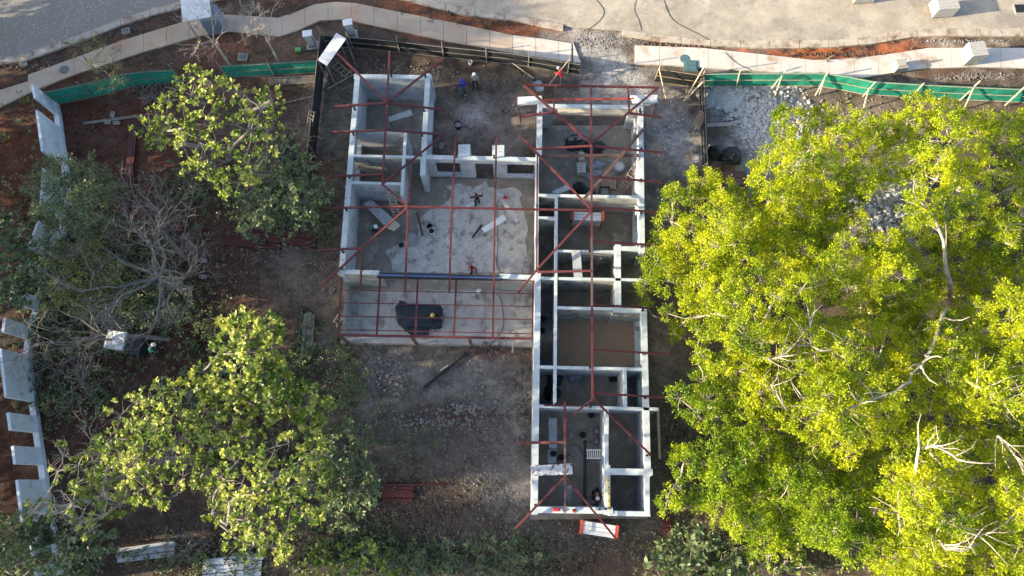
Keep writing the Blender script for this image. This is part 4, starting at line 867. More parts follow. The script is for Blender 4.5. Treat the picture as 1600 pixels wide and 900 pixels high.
# ------------------------------------------------------------------ people
def skinmesh(name, V, Rr, E, m, parent, sub=1, root=0):
    me = bpy.data.meshes.new(name); me.from_pydata([tuple(v) for v in V], E, []); me.materials.append(MATS[m])
    o = bpy.data.objects.new(name, me); COL.objects.link(o); o.parent = parent
    s = o.modifiers.new('skin', 'SKIN'); s.use_smooth_shade = True; s.branch_smoothing = .3
    for i, r in enumerate(Rr):
        rr = r if isinstance(r, tuple) else (r, r); me.skin_vertices[0].data[i].radius = rr
    me.skin_vertices[0].data[root].use_root = True
    b = o.modifiers.new('sub', 'SUBSURF'); b.levels = sub; b.render_levels = sub
    return o
def person(px, py, z, rz, label, shirt='dark', pants='denim', hat=None, bend=0, sit=False, arms='down', vest=False, stride=.1):
    t = thing('person', P(px, py, z), label, 'person', rz=rz)
    hip = .92 if not sit else .22
    J = {}
    Rb = Matrix.Rotation(-R(bend), 3, 'X')
    H = Vector((0,0,hip))
    def up(x, y, zz): return H+Rb@Vector((x, y, zz-.92))
    J['pel'] = H; J['waist'] = up(0,.0,1.08); J['chest'] = up(0,.01,1.32); J['neck'] = up(0,0,1.48); J['jaw'] = up(0,.02,1.56); J['head'] = up(0,.01,1.66); J['crown'] = up(0,0,1.72); J['nose'] = up(0,.125,1.62)
    if sit:
        leg = lambda s: [H+Vector((s*.1,.02,0)), Vector((s*.16,.42,.42)), Vector((s*.14,.62,.08)), Vector((s*.14,.80,.05))]
    else:
        leg = lambda s: [H+Vector((s*.1,-.0,-.03)), Vector((s*.13,.04+s*stride*.6,.49)), Vector((s*.13,-.02+s*stride,.09)), Vector((s*.15,.17+s*stride,.04))]
    def arm(s):
        sh = up(s*.19,0,1.42)
        if arms == 'out': e = sh+Vector((s*.20,.0,-.2)); w = e+Vector((s*.05,.22,-.06))
        elif arms == 'front' or bend > 30: e = sh+Vector((s*.08,.10,-.26)); w = e+Vector((-s*.06,.22,-.12))
        else: e = sh+Vector((s*.07,-.02,-.28)); w = e+Vector((0,.09,-.23))
        return sh, e, w
    V = [J['pel'],J['waist'],J['chest'],J['neck'],J['jaw'],J['head'],J['crown'],J['nose']]; Rr = [(.13,.10),(.12,.095),(.15,.11),.058,.075,.095,.06,.02]
    E = [(0,1),(1,2),(2,3),(3,4),(4,5),(5,6),(5,7)]
    sV = [J['pel']+(J['waist']-J['pel'])*.2,J['waist'],J['chest'],J['neck']-(J['neck']-J['chest'])*.2]; sR = [(.155,.125),(.15,.12),(.185,.135),.085]; sE = [(0,1),(1,2),(2,3)]
    pV = [J['waist']-(J['waist']-J['pel'])*.4, J['pel']]; pR = [(.15,.115),(.155,.125)]; pE = [(0,1)]
    for s in (-1, 1):
        l = leg(s); n = len(V); V += l; Rr += [.085,.06,.042,.035]; E += [(0,n),(n,n+1),(n+1,n+2),(n+2,n+3)]
        n = len(pV); pV += [l[0], l[1], l[2]+Vector((0,0,.03))]; pR += [.11,.085,.07]; pE += [(1,n),(n,n+1),(n+1,n+2)]
        b = MB(); d = (l[3]-l[2]).normalized(); b.tube([l[2]-d*.07+Vector((0,0,-.02)), l[2]+Vector((0,0,-.01)), l[3], l[3]+d*.08],[.045,.062,.055,.03],8); b.build('boot','dark',t,local=True,smooth=True)
        sh, e, w = arm(s); n = len(V); V += [sh, e, w]; Rr += [.055,.042,.03]; E += [(2,n),(n,n+1),(n+1,n+2)]
        n2 = len(sV); sV += [sh, e, e+(w-e)*(.9 if shirt in ('dark','blue') else .25)]; sR += [.075,.062,.05]; sE += [(2,n2),(n2,n2+1),(n2+1,n2+2)]
        fd = (w-e).normalized(); sidev = fd.cross(Vector((0,0,1)));
        if sidev.length < .1: sidev = Vector((1,0,0))
        sidev.normalize(); palm = w+fd*.07; wi = n+2; V.append(palm); Rr.append((.035,.018)); pi_ = len(V)-1; E.append((wi, pi_))
        for k, ln in enumerate((.055,.075,.08,.072)):
            b0 = palm+sidev*((k-1.5)*.02)+fd*.025; V += [b0, b0+fd*ln*.6+Vector((0,0,-.008)), b0+fd*ln+Vector((0,0,-.028))]; Rr += [.010,.009,.008]; q = len(V)-3; E += [(pi_,q),(q,q+1),(q+1,q+2)]
        th = w+fd*.03+sidev*(.035*s); V += [th, th+fd*.05+sidev*(.03*s)+Vector((0,0,-.015))]; Rr += [.012,.010]; q = len(V)-2; E += [(wi,q),(q,q+1)]
    skinmesh('body', V, Rr, E, 'skin', t)
    skinmesh('shirt', sV, sR, sE, shirt, t, root=1); skinmesh('trousers', pV, pR, pE, pants, t, root=1)
    hd = J['head']; upv = (J['crown']-J['jaw']).normalized()
    mb = MB(); mb.tube([hd-upv*.02+Rb@Vector((0,-.03,0)), hd+upv*.05+Rb@Vector((0,-.015,0)), hd+upv*.10+Rb@Vector((0,-.01,0)), hd+upv*.125],[.100,.103,.075,.02],12); mb.build('hair','hair',t,local=True,smooth=True)
    for s in (-1, 1): MB().tube([hd+Rb@Vector((s*.095,0,-.02)), hd+Rb@Vector((s*.105,-.01,.02))],[.018,.015],6).build('ear','skin',t,local=True); MB().tube([hd+Rb@Vector((s*.035,.088,-.005)), hd+Rb@Vector((s*.035,.096,-.005))],[.012,.01],6).build('eye','dark',t,local=True)
    MB().tube([hd+Rb@Vector((-.025,.088,-.075)), hd+Rb@Vector((.025,.088,-.075))],[.008,.008],5).build('mouth','redsteel',t,local=True)
    if hat:
        mb = MB(); mb.tube([hd+upv*.03, hd+upv*.07, hd+upv*.12, hd+upv*.155, hd+upv*.17],[.122,.122,.105,.06,.015],16); h = mb.build('helmet',hat,t,local=True,smooth=True)
        mb = MB(); mb.tube([hd+upv*.028+Rb@Vector((0,.03,0)), hd+upv*.042+Rb@Vector((0,.03,0))],[.15,.145],16); mb.build('brim',hat,h if False else t,local=True,smooth=True)
    if vest:
        skinmesh('vest', [v for v in sV[:3]], [(r[0]+.012, r[1]+.012) for r in sR[:3]], [(0,1),(1,2)], 'hivis', t, root=1)
    return t
person(877,132,0,R(35),'man in a red shirt and jeans bending with a pole by the wheelbarrow','red','denim','greyboard',bend=40,arms='front',stride=.2)
person(724,146,0,R(200),'person in a bright blue jacket standing on dirt between the wings','blue','denim','blue',arms='down')
person(743,136,0,R(170),'person in a grey check shirt and white hat beside the blue jacket','checkshirt','dark','whiteplastic')
person(746,319,.11,R(10),'person all in black with arms out on the living room screed','dark','dark',None,arms='out')
person(745,459,.11,R(215),'worker in a pale shirt and white helmet on the terrace','greyboard','dark','whiteplastic',bend=25,arms='front')
person(741,424,.11,R(160),'worker in a red shirt just behind the blue steel beam','red','dark',None,bend=20)
person(587,363,.11,R(240),'worker with white hat and green vest beside the long plank platform','dark','dark','whiteplastic',bend=25,vest=True)
person(678,497,.16,R(200),'worker in dark clothes and yellow hat sitting on the black sheet','dark','dark','yellow',sit=True)
person(246,551,0,R(300),'worker in a green vest and white hat beside the dark cabinet','dark','dark','whiteplastic',bend=40,vest=True)
person(929,766,.11,R(180),'worker in dark clothes and white cap in the south room','dark','dark','whiteplastic',bend=35)
t = board('paper_sheet', [(727,322),(741,314),(743,319),(730,324)], .35, .03,'whiteboard','white board lying beside the person in black','board', legs=False)

# ------------------------------------------------------------------ loose stones, litter
def scatter(name, regs, m, label, kind='stuff', z=-.03):
    mb = MB()
    for (a, b, rx, ry, n, r0, r1) in regs:
        for _ in range(n):
            while True:
                u, v = random.gauss(0,.55), random.gauss(0,.55)
                if u*u+v*v < 1.6: break
            p = P(a+u*rx, b+v*ry, 0); mb.rock((p.x, p.y, z), r0+(r1-r0)*random.random()**2.5)
    o = mb.build(name, m); o['kind'] = kind; o['label'] = label; return o
scatter('rubble', [(1130,150,32,20,520,.08,.32),(1175,175,45,40,600,.05,.22),(1220,200,50,60,900,.05,.2),(1380,330,60,50,400,.05,.2),(970,115,34,24,60,.03,.08),(1050,210,22,50,90,.03,.10),(600,580,30,25,35,.03,.09),(735,185,24,30,30,.03,.07),(1500,65,70,4,40,.03,.09)], 'rubble', 'broken pale concrete rubble and crushed stone')
scatter('gravel', [(520,180,25,110,500,.03,.11),(490,420,50,50,400,.03,.10),(690,620,110,60,350,.03,.10),(760,680,60,80,300,.03,.11),(790,150,100,40,300,.03,.09),(1040,320,25,110,200,.03,.1),(760,590,60,40,150,.03,.1),(820,840,180,25,700,.03,.12),(620,110,90,14,250,.03,.1),(1330,180,80,30,350,.03,.12),(1040,660,30,120,200,.03,.1),(250,130,70,25,200,.03,.12),(1500,65,70,4,80,.03,.1),(1530,119,60,6,200,.03,.1),(350,430,70,50,160,.03,.1),(600,575,35,28,260,.03,.13),(735,640,60,12,120,.04,.16),(655,660,90,10,160,.04,.14),(750,545,30,8,60,.04,.15),(770,750,40,80,300,.03,.1),(940,65,50,12,200,.03,.09)], 'gravel', 'small grey stones strewn over the dirt')
scatter('soil_clods', [(760,35,100,6,250,.04,.12),(690,18,50,5,100,.04,.12),(1330,85,110,4,220,.04,.11),(460,10,60,8,120,.04,.12),(1080,70,70,4,250,.05,.2),(300,30,100,8,200,.05,.15),(60,100,70,8,260,.05,.18),(150,50,60,8,120,.05,.15),(350,80,60,25,160,.04,.12),(700,650,90,14,300,.05,.14),(740,820,100,40,300,.04,.14),(150,200,90,60,400,.03,.1),(350,450,80,80,500,.03,.1),(200,600,90,60,400,.03,.1)], 'clod', 'clods of red brown soil')
scatter('floor_crumbs', [(720,360,90,50,260,.015,.06),(690,485,130,30,220,.015,.05),(590,370,30,40,60,.02,.07),(920,270,60,40,240,.02,.09),(930,350,50,25,70,.015,.05),(905,600,35,22,90,.02,.08),(905,690,50,45,220,.02,.08),(980,700,25,30,40,.015,.05),(940,540,50,30,50,.015,.05),(600,250,30,12,60,.02,.08),(610,180,35,20,60,.02,.06),(855,480,8,60,60,.02,.07)], 'mortar', 'crumbs of mortar and dust on the slab floors', z=.108)
def litter():
    regs = [(350,540,130,160,1000),(130,300,120,140,500),(150,650,130,120,500),(700,850,180,50,2500),(880,860,160,35,1500),(500,350,40,100,1200),(1080,620,60,140,900),(620,790,90,60,1200),(320,860,160,50,1500),(1100,800,80,80,900),(740,710,80,60,700),(480,180,30,80,500)]
    Vs = []
    for (a, b, rx, ry, n) in regs:
        g = rng.normal(0, .55, (n, 2)); g = g[(g**2).sum(1) < 1.7]
        for u, v in g:
            p = P(a+u*rx, b+v*ry, 0); s = random.uniform(.03,.12); an = random.uniform(0, 6.28); dx, dy = math.cos(an)*s, math.sin(an)*s; k = random.uniform(.25,.5)
            z = random.uniform(.0,.05); Vs.append([(p.x-dx, p.y-dy, z), (p.x-dy*k, p.y+dx*k, z+random.uniform(-.01,.05)), (p.x+dx, p.y+dy, z+random.uniform(0,.05)), (p.x+dy*k, p.y-dx*k, z)])
    V = np.array(Vs).reshape(-1, 3); F = np.arange(len(V)).reshape(-1, 4); o = mesh_np('leaf_litter', V, F, 'litter'); o['kind'] = 'stuff'
litter()

# ------------------------------------------------------------------ trees
def leaves_np(C, N, L0, Wd, rngs, rnd6=False):
    """one pointed leaf (a folded quad) for each centre C with outward direction N"""
    n = len(C); a = rngs.normal(0, 1, (n, 3)); d = N+a*.6; d /= np.linalg.norm(d, axis=1)[:, None]
    s = np.cross(d, rngs.normal(0, 1, (n, 3))+np.array([0,0,1.6])); s /= np.linalg.norm(s, axis=1)[:, None]+1e-6
    ln = L0*rngs.uniform(.65, 1.3, n)[:, None]; w = Wd*rngs.uniform(.7, 1.2, n)[:, None]
    nn = np.cross(s, d)
    if rnd6:
        w = w*1.25
        return np.stack([C, C+d*ln*.3+s*w*.42+nn*w*.12, C+d*ln*.72+s*w*.38+nn*w*.1, C+d*ln, C+d*ln*.72-s*w*.38+nn*w*.1, C+d*ln*.3-s*w*.42+nn*w*.12], 1).reshape(-1, 3)
    v = np.stack([C, C+d*ln*.5+s*w*.5+nn*w*.12, C+d*ln, C+d*ln*.5-s*w*.5+nn*w*.12], 1)
    return v.reshape(-1, 3)
def skeleton(mb, base, fork, nodes, tip=.018, trunk_r=None, seed=0, tubes=5):
    rnd = random.Random(seed); pts = [base, fork]; par = [-1, 0]; plen = [0, (fork-base).length]
    for nd_ in sorted(nodes, key=lambda q: (q-fork).length):
        best = min(range(1, len(pts)), key=lambda i: (pts[i]-nd_).length*(1.0 if pts[i].z <= nd_.z+.6 else 1.6)+.30*plen[i])
        par.append(best); plen.append(plen[best]+(pts[best]-nd_).length); pts.append(nd_)
    n = len(pts); rad = [tip**2]*n
    for i in sorted(range(2, n), key=lambda i: -plen[i]): rad[par[i]] += rad[i]*1.25
    rad = [math.sqrt(r) for r in rad]
    if trunk_r: k = trunk_r/rad[1]; rad = [max(tip*.9, r*k) for r in rad]
    for i in range(1, n):
        a, b = pts[par[i]], pts[i]; L = (b-a).length; r0 = min(rad[par[i]]*.85, rad[i]*1.25) if par[i] > 0 else rad[1]*1.25
        J = lambda s: Vector((rnd.uniform(-s,s), rnd.uniform(-s,s), rnd.uniform(-s,s)))
        m1 = a+(b-a)*.35+J(L*.09)+Vector((0,0,-.05*L)); m2 = a+(b-a)*.7+J(L*.08)
        mb.tube([a, m1, m2, b], [r0, (r0*2+rad[i])/3, (r0+rad[i]*2)/3, rad[i]], tubes if rad[i] > .03 else 4, cap=False)
    return pts
def leafy(name, label, cat, base_px, clumps, lp, bark, leafm, group=None, fork_h=2.5, tr=.2, seed=1, twigs=5, bare=0):
    """clumps: list of (Vector centre, radius). lp: dict(sub, per, L, W, sig, style)"""
    rs = np.random.default_rng(seed); rnd = random.Random(seed)
    base = P(*base_px, 0); base.z = -.05; t = thing(name, base, label, cat, group)
    cm = sum((c for c, r in clumps), Vector())/len(clumps)
    fork = Vector((base.x*.75+cm.x*.25, base.y*.75+cm.y*.25, fork_h)); wood = MB()
    skeleton(wood, base, fork, [c for c, r in clumps], tip=lp.get('tip',.02), trunk_r=tr, seed=seed)
    Cs, Ns = [], []
    for c, r in clumps:
        k = max(3, int(lp['sub']*r*r*rnd.uniform(.8,1.2)))
        for _ in range(k):
            d = Vector((rnd.gauss(0,1), rnd.gauss(0,1), rnd.gauss(.45,.7))).normalized()
            q = c+Vector((d.x*r, d.y*r, d.z*r*lp.get('flat',.62)))*rnd.uniform(.62,1.06)
            n = lp['per']
            if lp.get('style') == 'rosette':
                n = int(n*rnd.uniform(.7,1.2)); cc = np.tile(np.array(q), (n,1))+rs.normal(0,.03,(n,3)); a = rs.uniform(0,2*np.pi,n); el = rs.uniform(-.35,.75,n)
                nn = np.stack([np.cos(a)*np.cos(el), np.sin(a)*np.cos(el), np.sin(el)],1)*2.2
            else:
                n = int(n*rnd.uniform(.6,1.3)); cc = np.array(q)[None]+rs.normal(0,1,(n,3))*np.array([lp['sig'],lp['sig'],lp['sig']*.6])
                nn = np.array(d)[None]*.5+rs.normal(0,.5,(n,3)); nn[:,2] = np.abs(nn[:,2])*.3
            Cs.append(cc); Ns.append(nn)
            if rnd.random() < twigs/ k: 
                m_ = (c+q)/2+Vector((rnd.uniform(-.1,.1), rnd.uniform(-.1,.1), .05)); wood.tube([c, m_, q], [lp.get('tip',.02)*.9,.012,.007], 3, cap=False)
        for _ in range(bare):
            d = Vector((rnd.gauss(0,1), rnd.gauss(0,1), rnd.uniform(.1,1.2))).normalized(); q = c+d*r*rnd.uniform(.9,1.5)
            m_ = c+d*r*.6+Vector((rnd.uniform(-.2,.2), rnd.uniform(-.2,.2), 0)); wood.tube([c, m_, q], [.022,.016,.007], 3, cap=False)
    wood.build('trunk', bark, t, smooth=True)
    C = np.concatenate(Cs); N = np.concatenate(Ns); six = lp.get('style') == 'rosette'; V = leaves_np(C, N, lp['L'], lp['W'], rs, six)
    mesh_np('crown', V, np.arange(len(V)).reshape(-1, 6 if six else 4), leafm, t)
    return len(C)
def sample(poly, spacing_px, seed, holes=(), tries=4000):
    rnd = random.Random(seed); xs = [p[0] for p in poly]; ys = [p[1] for p in poly]; out = []
    for _ in range(tries):
        x, y = rnd.uniform(min(xs), max(xs)), rnd.uniform(min(ys), max(ys))
        if not inpoly(x, y, poly): continue
        if any(((x-h[0])/h[2])**2+((y-h[1])/h[3])**2 < 1 for h in holes): continue
        if all((x-a)**2+(y-b)**2 > spacing_px**2 for a, b in out): out.append((x, y))
    return out
# --- golden trees on the right
POLY = [(1210,172),(1240,168),(1290,178),(1330,170),(1372,190),(1400,172),(1440,168),(1500,168),(1560,178),(1690,190),(1690,950),(1370,950),(1385,890),(1370,850),(1240,850),(1180,840),(1130,820),(1100,795),(1080,780),(1040,785),(1048,730),(1068,690),(1095,705),(1095,650),(1062,640),(1060,622),(1085,600),(1110,590),(1085,540),(1030,498),(1000,472),(1004,422),(1044,360),(1046,315),(1085,283),(1140,278),(1150,310),(1185,305),(1180,250),(1212,232),(1208,200)]
HOLES = [(1165,662,24,16),(1255,700,9,7),(1345,560,9,8),(1250,420,9,7),(1160,545,8,9),(1550,470,9,8),(1374,318,36,44),(1338,245,26,20),(1385,352,34,22),(1395,820,24,26),(1362,735,16,14),(1500,505,14,20),(1168,290,26,24),(1420,690,10,10),(1240,790,12,14),(1050,545,20,16),(1480,350,10,16),(1110,660,16,14)]
TR = [ # centre px, base z of dome, dome height, radius px, label
 (1110,380,4.6,2.6,95,'golden green tree nearest the store room, its crown the leftmost'),
 (1265,260,5.6,3.2,110,'golden green tree over the white rubble at the upper middle'),
 (1400,200,4.8,2.4,70,'small golden green tree closest to the green fence'),
 (1190,500,6.0,3.6,130,'large golden tree overhanging the east side of the right wing'),
 (1470,280,6.0,3.6,110,'golden tree with a long pale trunk showing below it'),
 (1590,320,5.5,3.0,100,'golden tree at the upper right edge'),
 (1330,430,5.8,3.0,100,'golden tree in the middle of the grove around the grey gap'),
 (1320,600,6.2,3.6,110,'golden tree with long curved pale limbs in the centre of the grove'),
 (1480,560,5.6,3.0,90,'golden tree below the long pale trunk'),
 (1590,570,6.4,3.6,100,'golden tree with tangled pale limbs at the right edge'),
 (1190,760,3.6,2.0,110,'lower darker green tree beneath the golden grove'),
 (1050,740,3.6,2.0,60,'low green tree beside the south east corner of the house'),
 (1090,620,3.4,1.6,50,'low green tree beside the east wall of the lower room'),
 (1330,820,4.0,2.2,80,'shaded green tree left of the bright white trunk'),
 (1450,780,6.4,3.4,110,'golden tree with bright white forked trunk at the lower right'),
 (1590,800,6.0,3.2,110,'golden tree in the bottom right corner')]
pts = sample(POLY, 26, 11, HOLES, 16000)
groups = {i: [] for i in range(len(TR))}
rnd = random.Random(3)
for x, y in pts:
    i = min(range(len(TR)), key=lambda k: math.hypot(x-TR[k][0], y-TR[k][1])/TR[k][4]+(.25 if k in (10,11,12,13) else 0)*0)
    cx, cy, z0, dh, rad, _ = TR[i]; d = math.hypot(x-cx, y-cy)/rad
    z = z0+dh*max(-.3, 1-d*d)+rnd.uniform(-1.3,1.0)+.9*math.sin(x/27.)*math.cos(y/24.)
    if rnd.random() < .22: z -= rnd.uniform(1.4, 3.0)
    groups[i].append((P(x, y, z), rnd.uniform(.5,1.2)))
LPG = dict(sub=34, per=44, L=.15, W=.07, sig=.115, tip=.022, flat=.9)
tot = 0
for i, (cx, cy, z0, dh, rad, lab) in enumerate(TR):
    if len(groups[i]) < 3: continue
    low = i in (10,11,12,13)
    g = list(groups[i])
    if not low: # an inner, lower tier so that gaps show deeper leaves
        g += [(Vector((c.x+rnd.uniform(-.8,.8), c.y+rnd.uniform(-.8,.8), max(2.2, c.z-rnd.uniform(1.8,3.0)))), r*.8) for c, r in groups[i] if rnd.random() < .25]
    tot += leafy('golden_tree' if not low else 'green_tree', lab, 'tree', (cx+(8 if i != 14 else -20), cy+(20 if i != 14 else 60)), g, LPG, 'barkpale', 'leaf_green' if low else 'leaf_gold', group='golden green trees right of the house', fork_h=z0*.45, tr=.26 if not low else .16, seed=20+i, twigs=7, bare=3 if not low else 1)
# pale limbs that show through the crowns
def limb(label, pts, r0, r1, bark='barkpale', side=9):
    v = [P(*p) for p in pts]; t = thing('tree_limb', (v[0].x, v[0].y, v[0].z), label, 'branch'); mb = MB()
    r0 *= .72; r1 *= .72; n = len(v)
    w = [v[0]]
    for a, b in zip(v, v[1:]):
        L_ = (b-a).length*.07; w += [a.lerp(b, .5)+Vector((random.uniform(-L_,L_), random.uniform(-L_,L_), random.uniform(-L_,L_))), b]
    w = [p-Vector((0,0,.1)) for p in w]; v = w; n = len(v); mb.tube(v, [r0+(r1-r0)*k/(n-1) for k in range(n)], 7)
    rl = random.Random(len(label)+int(pts[0][0]))
    for k in range(side):
        i = rl.randrange(1, n); p = v[i-1].lerp(v[i], rl.random()); d = (v[i]-v[i-1]).normalized(); q = p
        e = Vector((d.x+rl.uniform(-1,1), d.y+rl.uniform(-1,1), rl.uniform(0,.7))).normalized(); L = rl.uniform(.8,2.0); s = [p]
        for j in range(3): e = (e+Vector((rl.uniform(-.4,.4), rl.uniform(-.4,.4), rl.uniform(-.2,.3)))).normalized(); q = q+e*L/3; s.append(q)
        mb.tube(s, [r1*1.0, r1*.7, r1*.45, r1*.2], 5)
    mb.build('limb', bark, t, smooth=True)
LIMBS = [('long pale trunk rising between the golden crowns at the upper right', [(1486,462,4.),(1483,430,6.),(1478,395,7.5),(1470,360,8.6),(1462,335,9.2),(1440,315,9.6)],.19,.07),
 ('pale bare trunk slanting down through the middle right crowns', [(1482,480,6.5),(1470,505,7.8),(1462,535,8.5),(1450,560,9.),(1440,575,9.2)],.15,.10),
 ('long curved pale limb across the centre of the grove', [(1425,595,9.4),(1400,613,9.5),(1370,622,9.6),(1340,633,9.7),(1315,640,9.6)],.12,.07),
 ('pale limb curling left in the centre of the grove', [(1325,525,9.3),(1312,540,9.5),(1298,547,9.6),(1283,547,9.6),(1270,540,9.5),(1267,505,9.4),(1260,470,9.3)],.09,.05),
 ('forked pale limb low in the centre of the grove', [(1325,660,9.5),(1300,650,9.5),(1280,635,9.6),(1255,620,9.5)],.09,.05),
 ('bright white trunk at the lower right', [(1410,860,5.),(1425,820,7.),(1433,790,8.5),(1434,750,9.5),(1436,710,10.),(1440,690,10.2)],.21,.08),
 ('white limb arching right from the bright white trunk', [(1445,700,10.),(1465,695,10.1),(1480,705,10.2),(1500,720,10.2),(1515,722,10.1)],.12,.06),
 ('white limb reaching down right in the bottom right crown', [(1440,820,8.),(1460,840,9.2),(1480,858,9.5),(1505,862,9.5),(1530,850,9.4)],.12,.06),
 ('white limb low at the bottom right corner', [(1470,812,9.6),(1500,825,9.7),(1530,838,9.6),(1545,833,9.6)],.11,.05),
 ('second white stem left of the bright trunk', [(1415,850,5.),(1410,830,6.8),(1406,805,8.2),(1414,790,9.)],.11,.08),
 ('pale limbs crossing at the right edge', [(1500,585,8.6),(1530,605,9.8),(1560,612,9.9),(1590,608,9.9)],.13,.06),
 ('thin pale limb in the large left crown', [(1180,530,9.),(1195,560,9.6),(1215,560,9.7),(1230,552,9.6)],.07,.04),
 ('thin pale limb at the far right edge of the grove', [(1560,680,9.4),(1580,700,9.5),(1600,730,9.5)],.09,.05),
 ('pale twig bundle low in the left crown', [(1230,640,9.),(1215,615,9.6),(1205,600,9.7)],.06,.03)]
for l in LIMBS: limb(*l)
# --- left broadleaf trees
LPB = dict(sub=17, per=13, L=.215, W=.115, sig=.2, style='rosette', tip=.022)
def mass(poly, sp, seed, z0, dh, ctr, rad, r=(.6,1.0), holes=(), jit=.8):
    rnd = random.Random(seed); out = []
    for x, y in sample(poly, sp, seed, holes):
        d = math.hypot(x-ctr[0], y-ctr[1])/rad; out.append((P(x, y, max(1.2, z0+dh*max(-.6, 1-d*d)+rnd.uniform(-jit, jit))), rnd.uniform(*r)))
    return out
leafy('broadleaf_tree','bright broadleaf tree in front of the green fence at the upper left','tree',(360,250), mass([(232,175),(290,125),(345,118),(400,145),(425,155),(430,210),(420,260),(370,300),(320,280),(270,240),(225,215)], 23, 5, 7.0, 2.8, (320,190), 110), LPB,'bark','leaf_broad', fork_h=2.2, tr=.2, seed=51, bare=3)
leafy('broadleaf_tree','duller green leafy tree over the dark water tank','tree',(430,280), mass([(400,215),(440,220),(480,255),(505,300),(490,345),(440,365),(390,355),(365,310),(385,270)], 22, 6, 3.8, 1.4, (430,290), 80), dict(LPB, L=.28, W=.13, per=12),'bark','leaf_dull', fork_h=1.4, tr=.13, seed=52, bare=1)
leafy('broadleaf_tree','big broadleaf tree low centre left, brightest at its lower crown','tree',(430,740), mass([(400,700),(460,680),(500,690),(520,740),(505,800),(470,835),(440,860),(370,850),(325,810),(340,750),(370,710)], 24, 7, 7.2, 2.8, (430,760), 120), LPB,'bark','leaf_broad', fork_h=2.2, tr=.22, seed=53, bare=2)
leafy('broadleaf_tree','shaded east side of the big broadleaf crown, shade put into darker green leaves','tree',(520,750), mass([(490,670),(540,660),(575,700),(578,780),(545,820),(500,820),(500,730)], 21, 27, 3.4, 1.2, (530,740), 80), dict(LPB, L=.25),'bark','leaf_dull', fork_h=1.4, tr=.12, seed=71)  # crown's shaded side painted with duller leaves on a separate low tree
leafy('broadleaf_tree','sprawling pale broadleaf tree in the lower left middle','tree',(270,720), mass([(190,640),(250,600),(300,620),(360,640),(400,680),(350,730),(300,760),(250,800),(180,790),(130,760),(160,690)], 22, 8, 7.0, 2.6, (270,690), 110), LPB,'bark','leaf_broad', fork_h=2.0, tr=.2, seed=54, bare=4)
leafy('broadleaf_tree','leafy tree left of the terrace with yellow green tips','tree',(410,590), mass([(355,500),(385,482),(425,510),(445,560),(470,610),(505,640),(470,665),(400,640),(350,625),(300,600),(320,570),(360,540)], 22, 9, 6.4, 2.4, (390,570), 100), dict(LPB, L=.30, W=.15),'bark','leaf_broad', fork_h=2.0, tr=.18, seed=55, bare=3)
leafy('broadleaf_tree','spindly pale tree with long twigs over the lower panel wall','tree',(150,780), mass([(80,720),(130,700),(170,720),(190,790),(140,830),(80,800),(30,800),(70,760)], 24, 10, 5.8, 1.8, (120,760), 90, r=(.5,.8)), dict(LPB, sub=7),'barkpale','leaf_broad', fork_h=1.8, tr=.12, seed=56, bare=6)
leafy('shrub','green shrub in the bottom left corner','shrub',(70,870), mass([(0,820),(60,810),(130,820),(170,850),(130,910),(0,910)], 22, 12, 2.6, 1.2, (60,860), 90), dict(LPB, L=.26),'bark','leaf_dull', fork_h=.8, tr=.08, seed=57)
LPS = dict(sub=30, per=20, L=.14, W=.08, sig=.14, tip=.015)
leafy('small_leaved_tree','olive green tree growing over the upper panel wall','tree',(120,330), mass([(62,262),(110,252),(160,258),(188,300),(190,350),(150,380),(90,370),(60,340)], 21, 13, 3.8, 1.4, (120,310), 80), dict(LPS, sub=38),'barkdark','leaf_dull', fork_h=1.6, tr=.12, seed=58, bare=1)
leafy('small_leaved_tree','dense olive tree left of the bare grey tree','tree',(110,430), mass([(60,370),(120,385),(170,400),(200,440),(190,480),(130,480),(80,470),(50,420)], 21, 14, 3.4, 1.4, (120,430), 80), LPS,'barkdark','leaf_olive', fork_h=1.4, tr=.12, seed=59, bare=1)
leafy('small_leaved_tree','green bushy tree at the left edge','tree',(20,420), mass([(0,345),(45,350),(65,390),(60,450),(30,480),(-20,480),(-20,360)], 20, 15, 3.2, 1.4, (20,410), 60), dict(LPB, L=.24, W=.14),'barkdark','leaf_dull', fork_h=1.3, tr=.12, seed=60)
leafy('small_leaved_tree','dark shrub tree below the bare grey tree','tree',(220,450), mass([(170,410),(250,400),(270,450),(240,500),(180,490)], 24, 16, 1.8, .8, (215,450), 60, r=(.5,.8)), dict(LPS, sub=14),'barkdark','leaf_dull', fork_h=.8, tr=.08, seed=61)
leafy('feathery_tree','small feathery green tree over the left sidewalk and green fence','tree',(165,125), mass([(108,70),(150,58),(185,75),(180,105),(195,135),(165,148),(145,115),(115,95)], 17, 17, 3.2, .8, (150,100), 60, r=(.4,.65)), dict(LPS, L=.10, W=.04, sub=26),'barkdark','leaf_olive', fork_h=1.4, tr=.07, seed=62)
leafy('shrub','shrub with yellow green leaves at the bottom edge below the big broadleaf tree','shrub',(560,880), mass([(490,870),(560,850),(620,870),(640,910),(480,910)], 20, 18, 1.6, .6, (560,880), 70, r=(.4,.7)), dict(LPB, L=.26),'bark','leaf_broad', fork_h=.6, tr=.06, seed=63)
leafy('shrub','dull shrub at the bottom edge in the middle','shrub',(740,890), mass([(640,875),(700,850),(790,845),(850,870),(850,915),(640,915)], 24, 19, 1.0, .5, (740,880), 100, r=(.35,.6)), dict(LPB, L=.26, sub=7),'bark','leaf_dull', fork_h=.4, tr=.05, seed=64)
leafy('shrub','large leaved dull green shrub below the red steel pile','shrub',(1085,870), mass([(1010,870),(1050,845),(1080,830),(1120,850),(1160,870),(1150,915),(1030,915)], 19, 20, 2.0, .8, (1085,870), 70, r=(.4,.7)), dict(LPB, L=.38, W=.2),'bark','leaf_dull', fork_h=.6, tr=.07, seed=65)
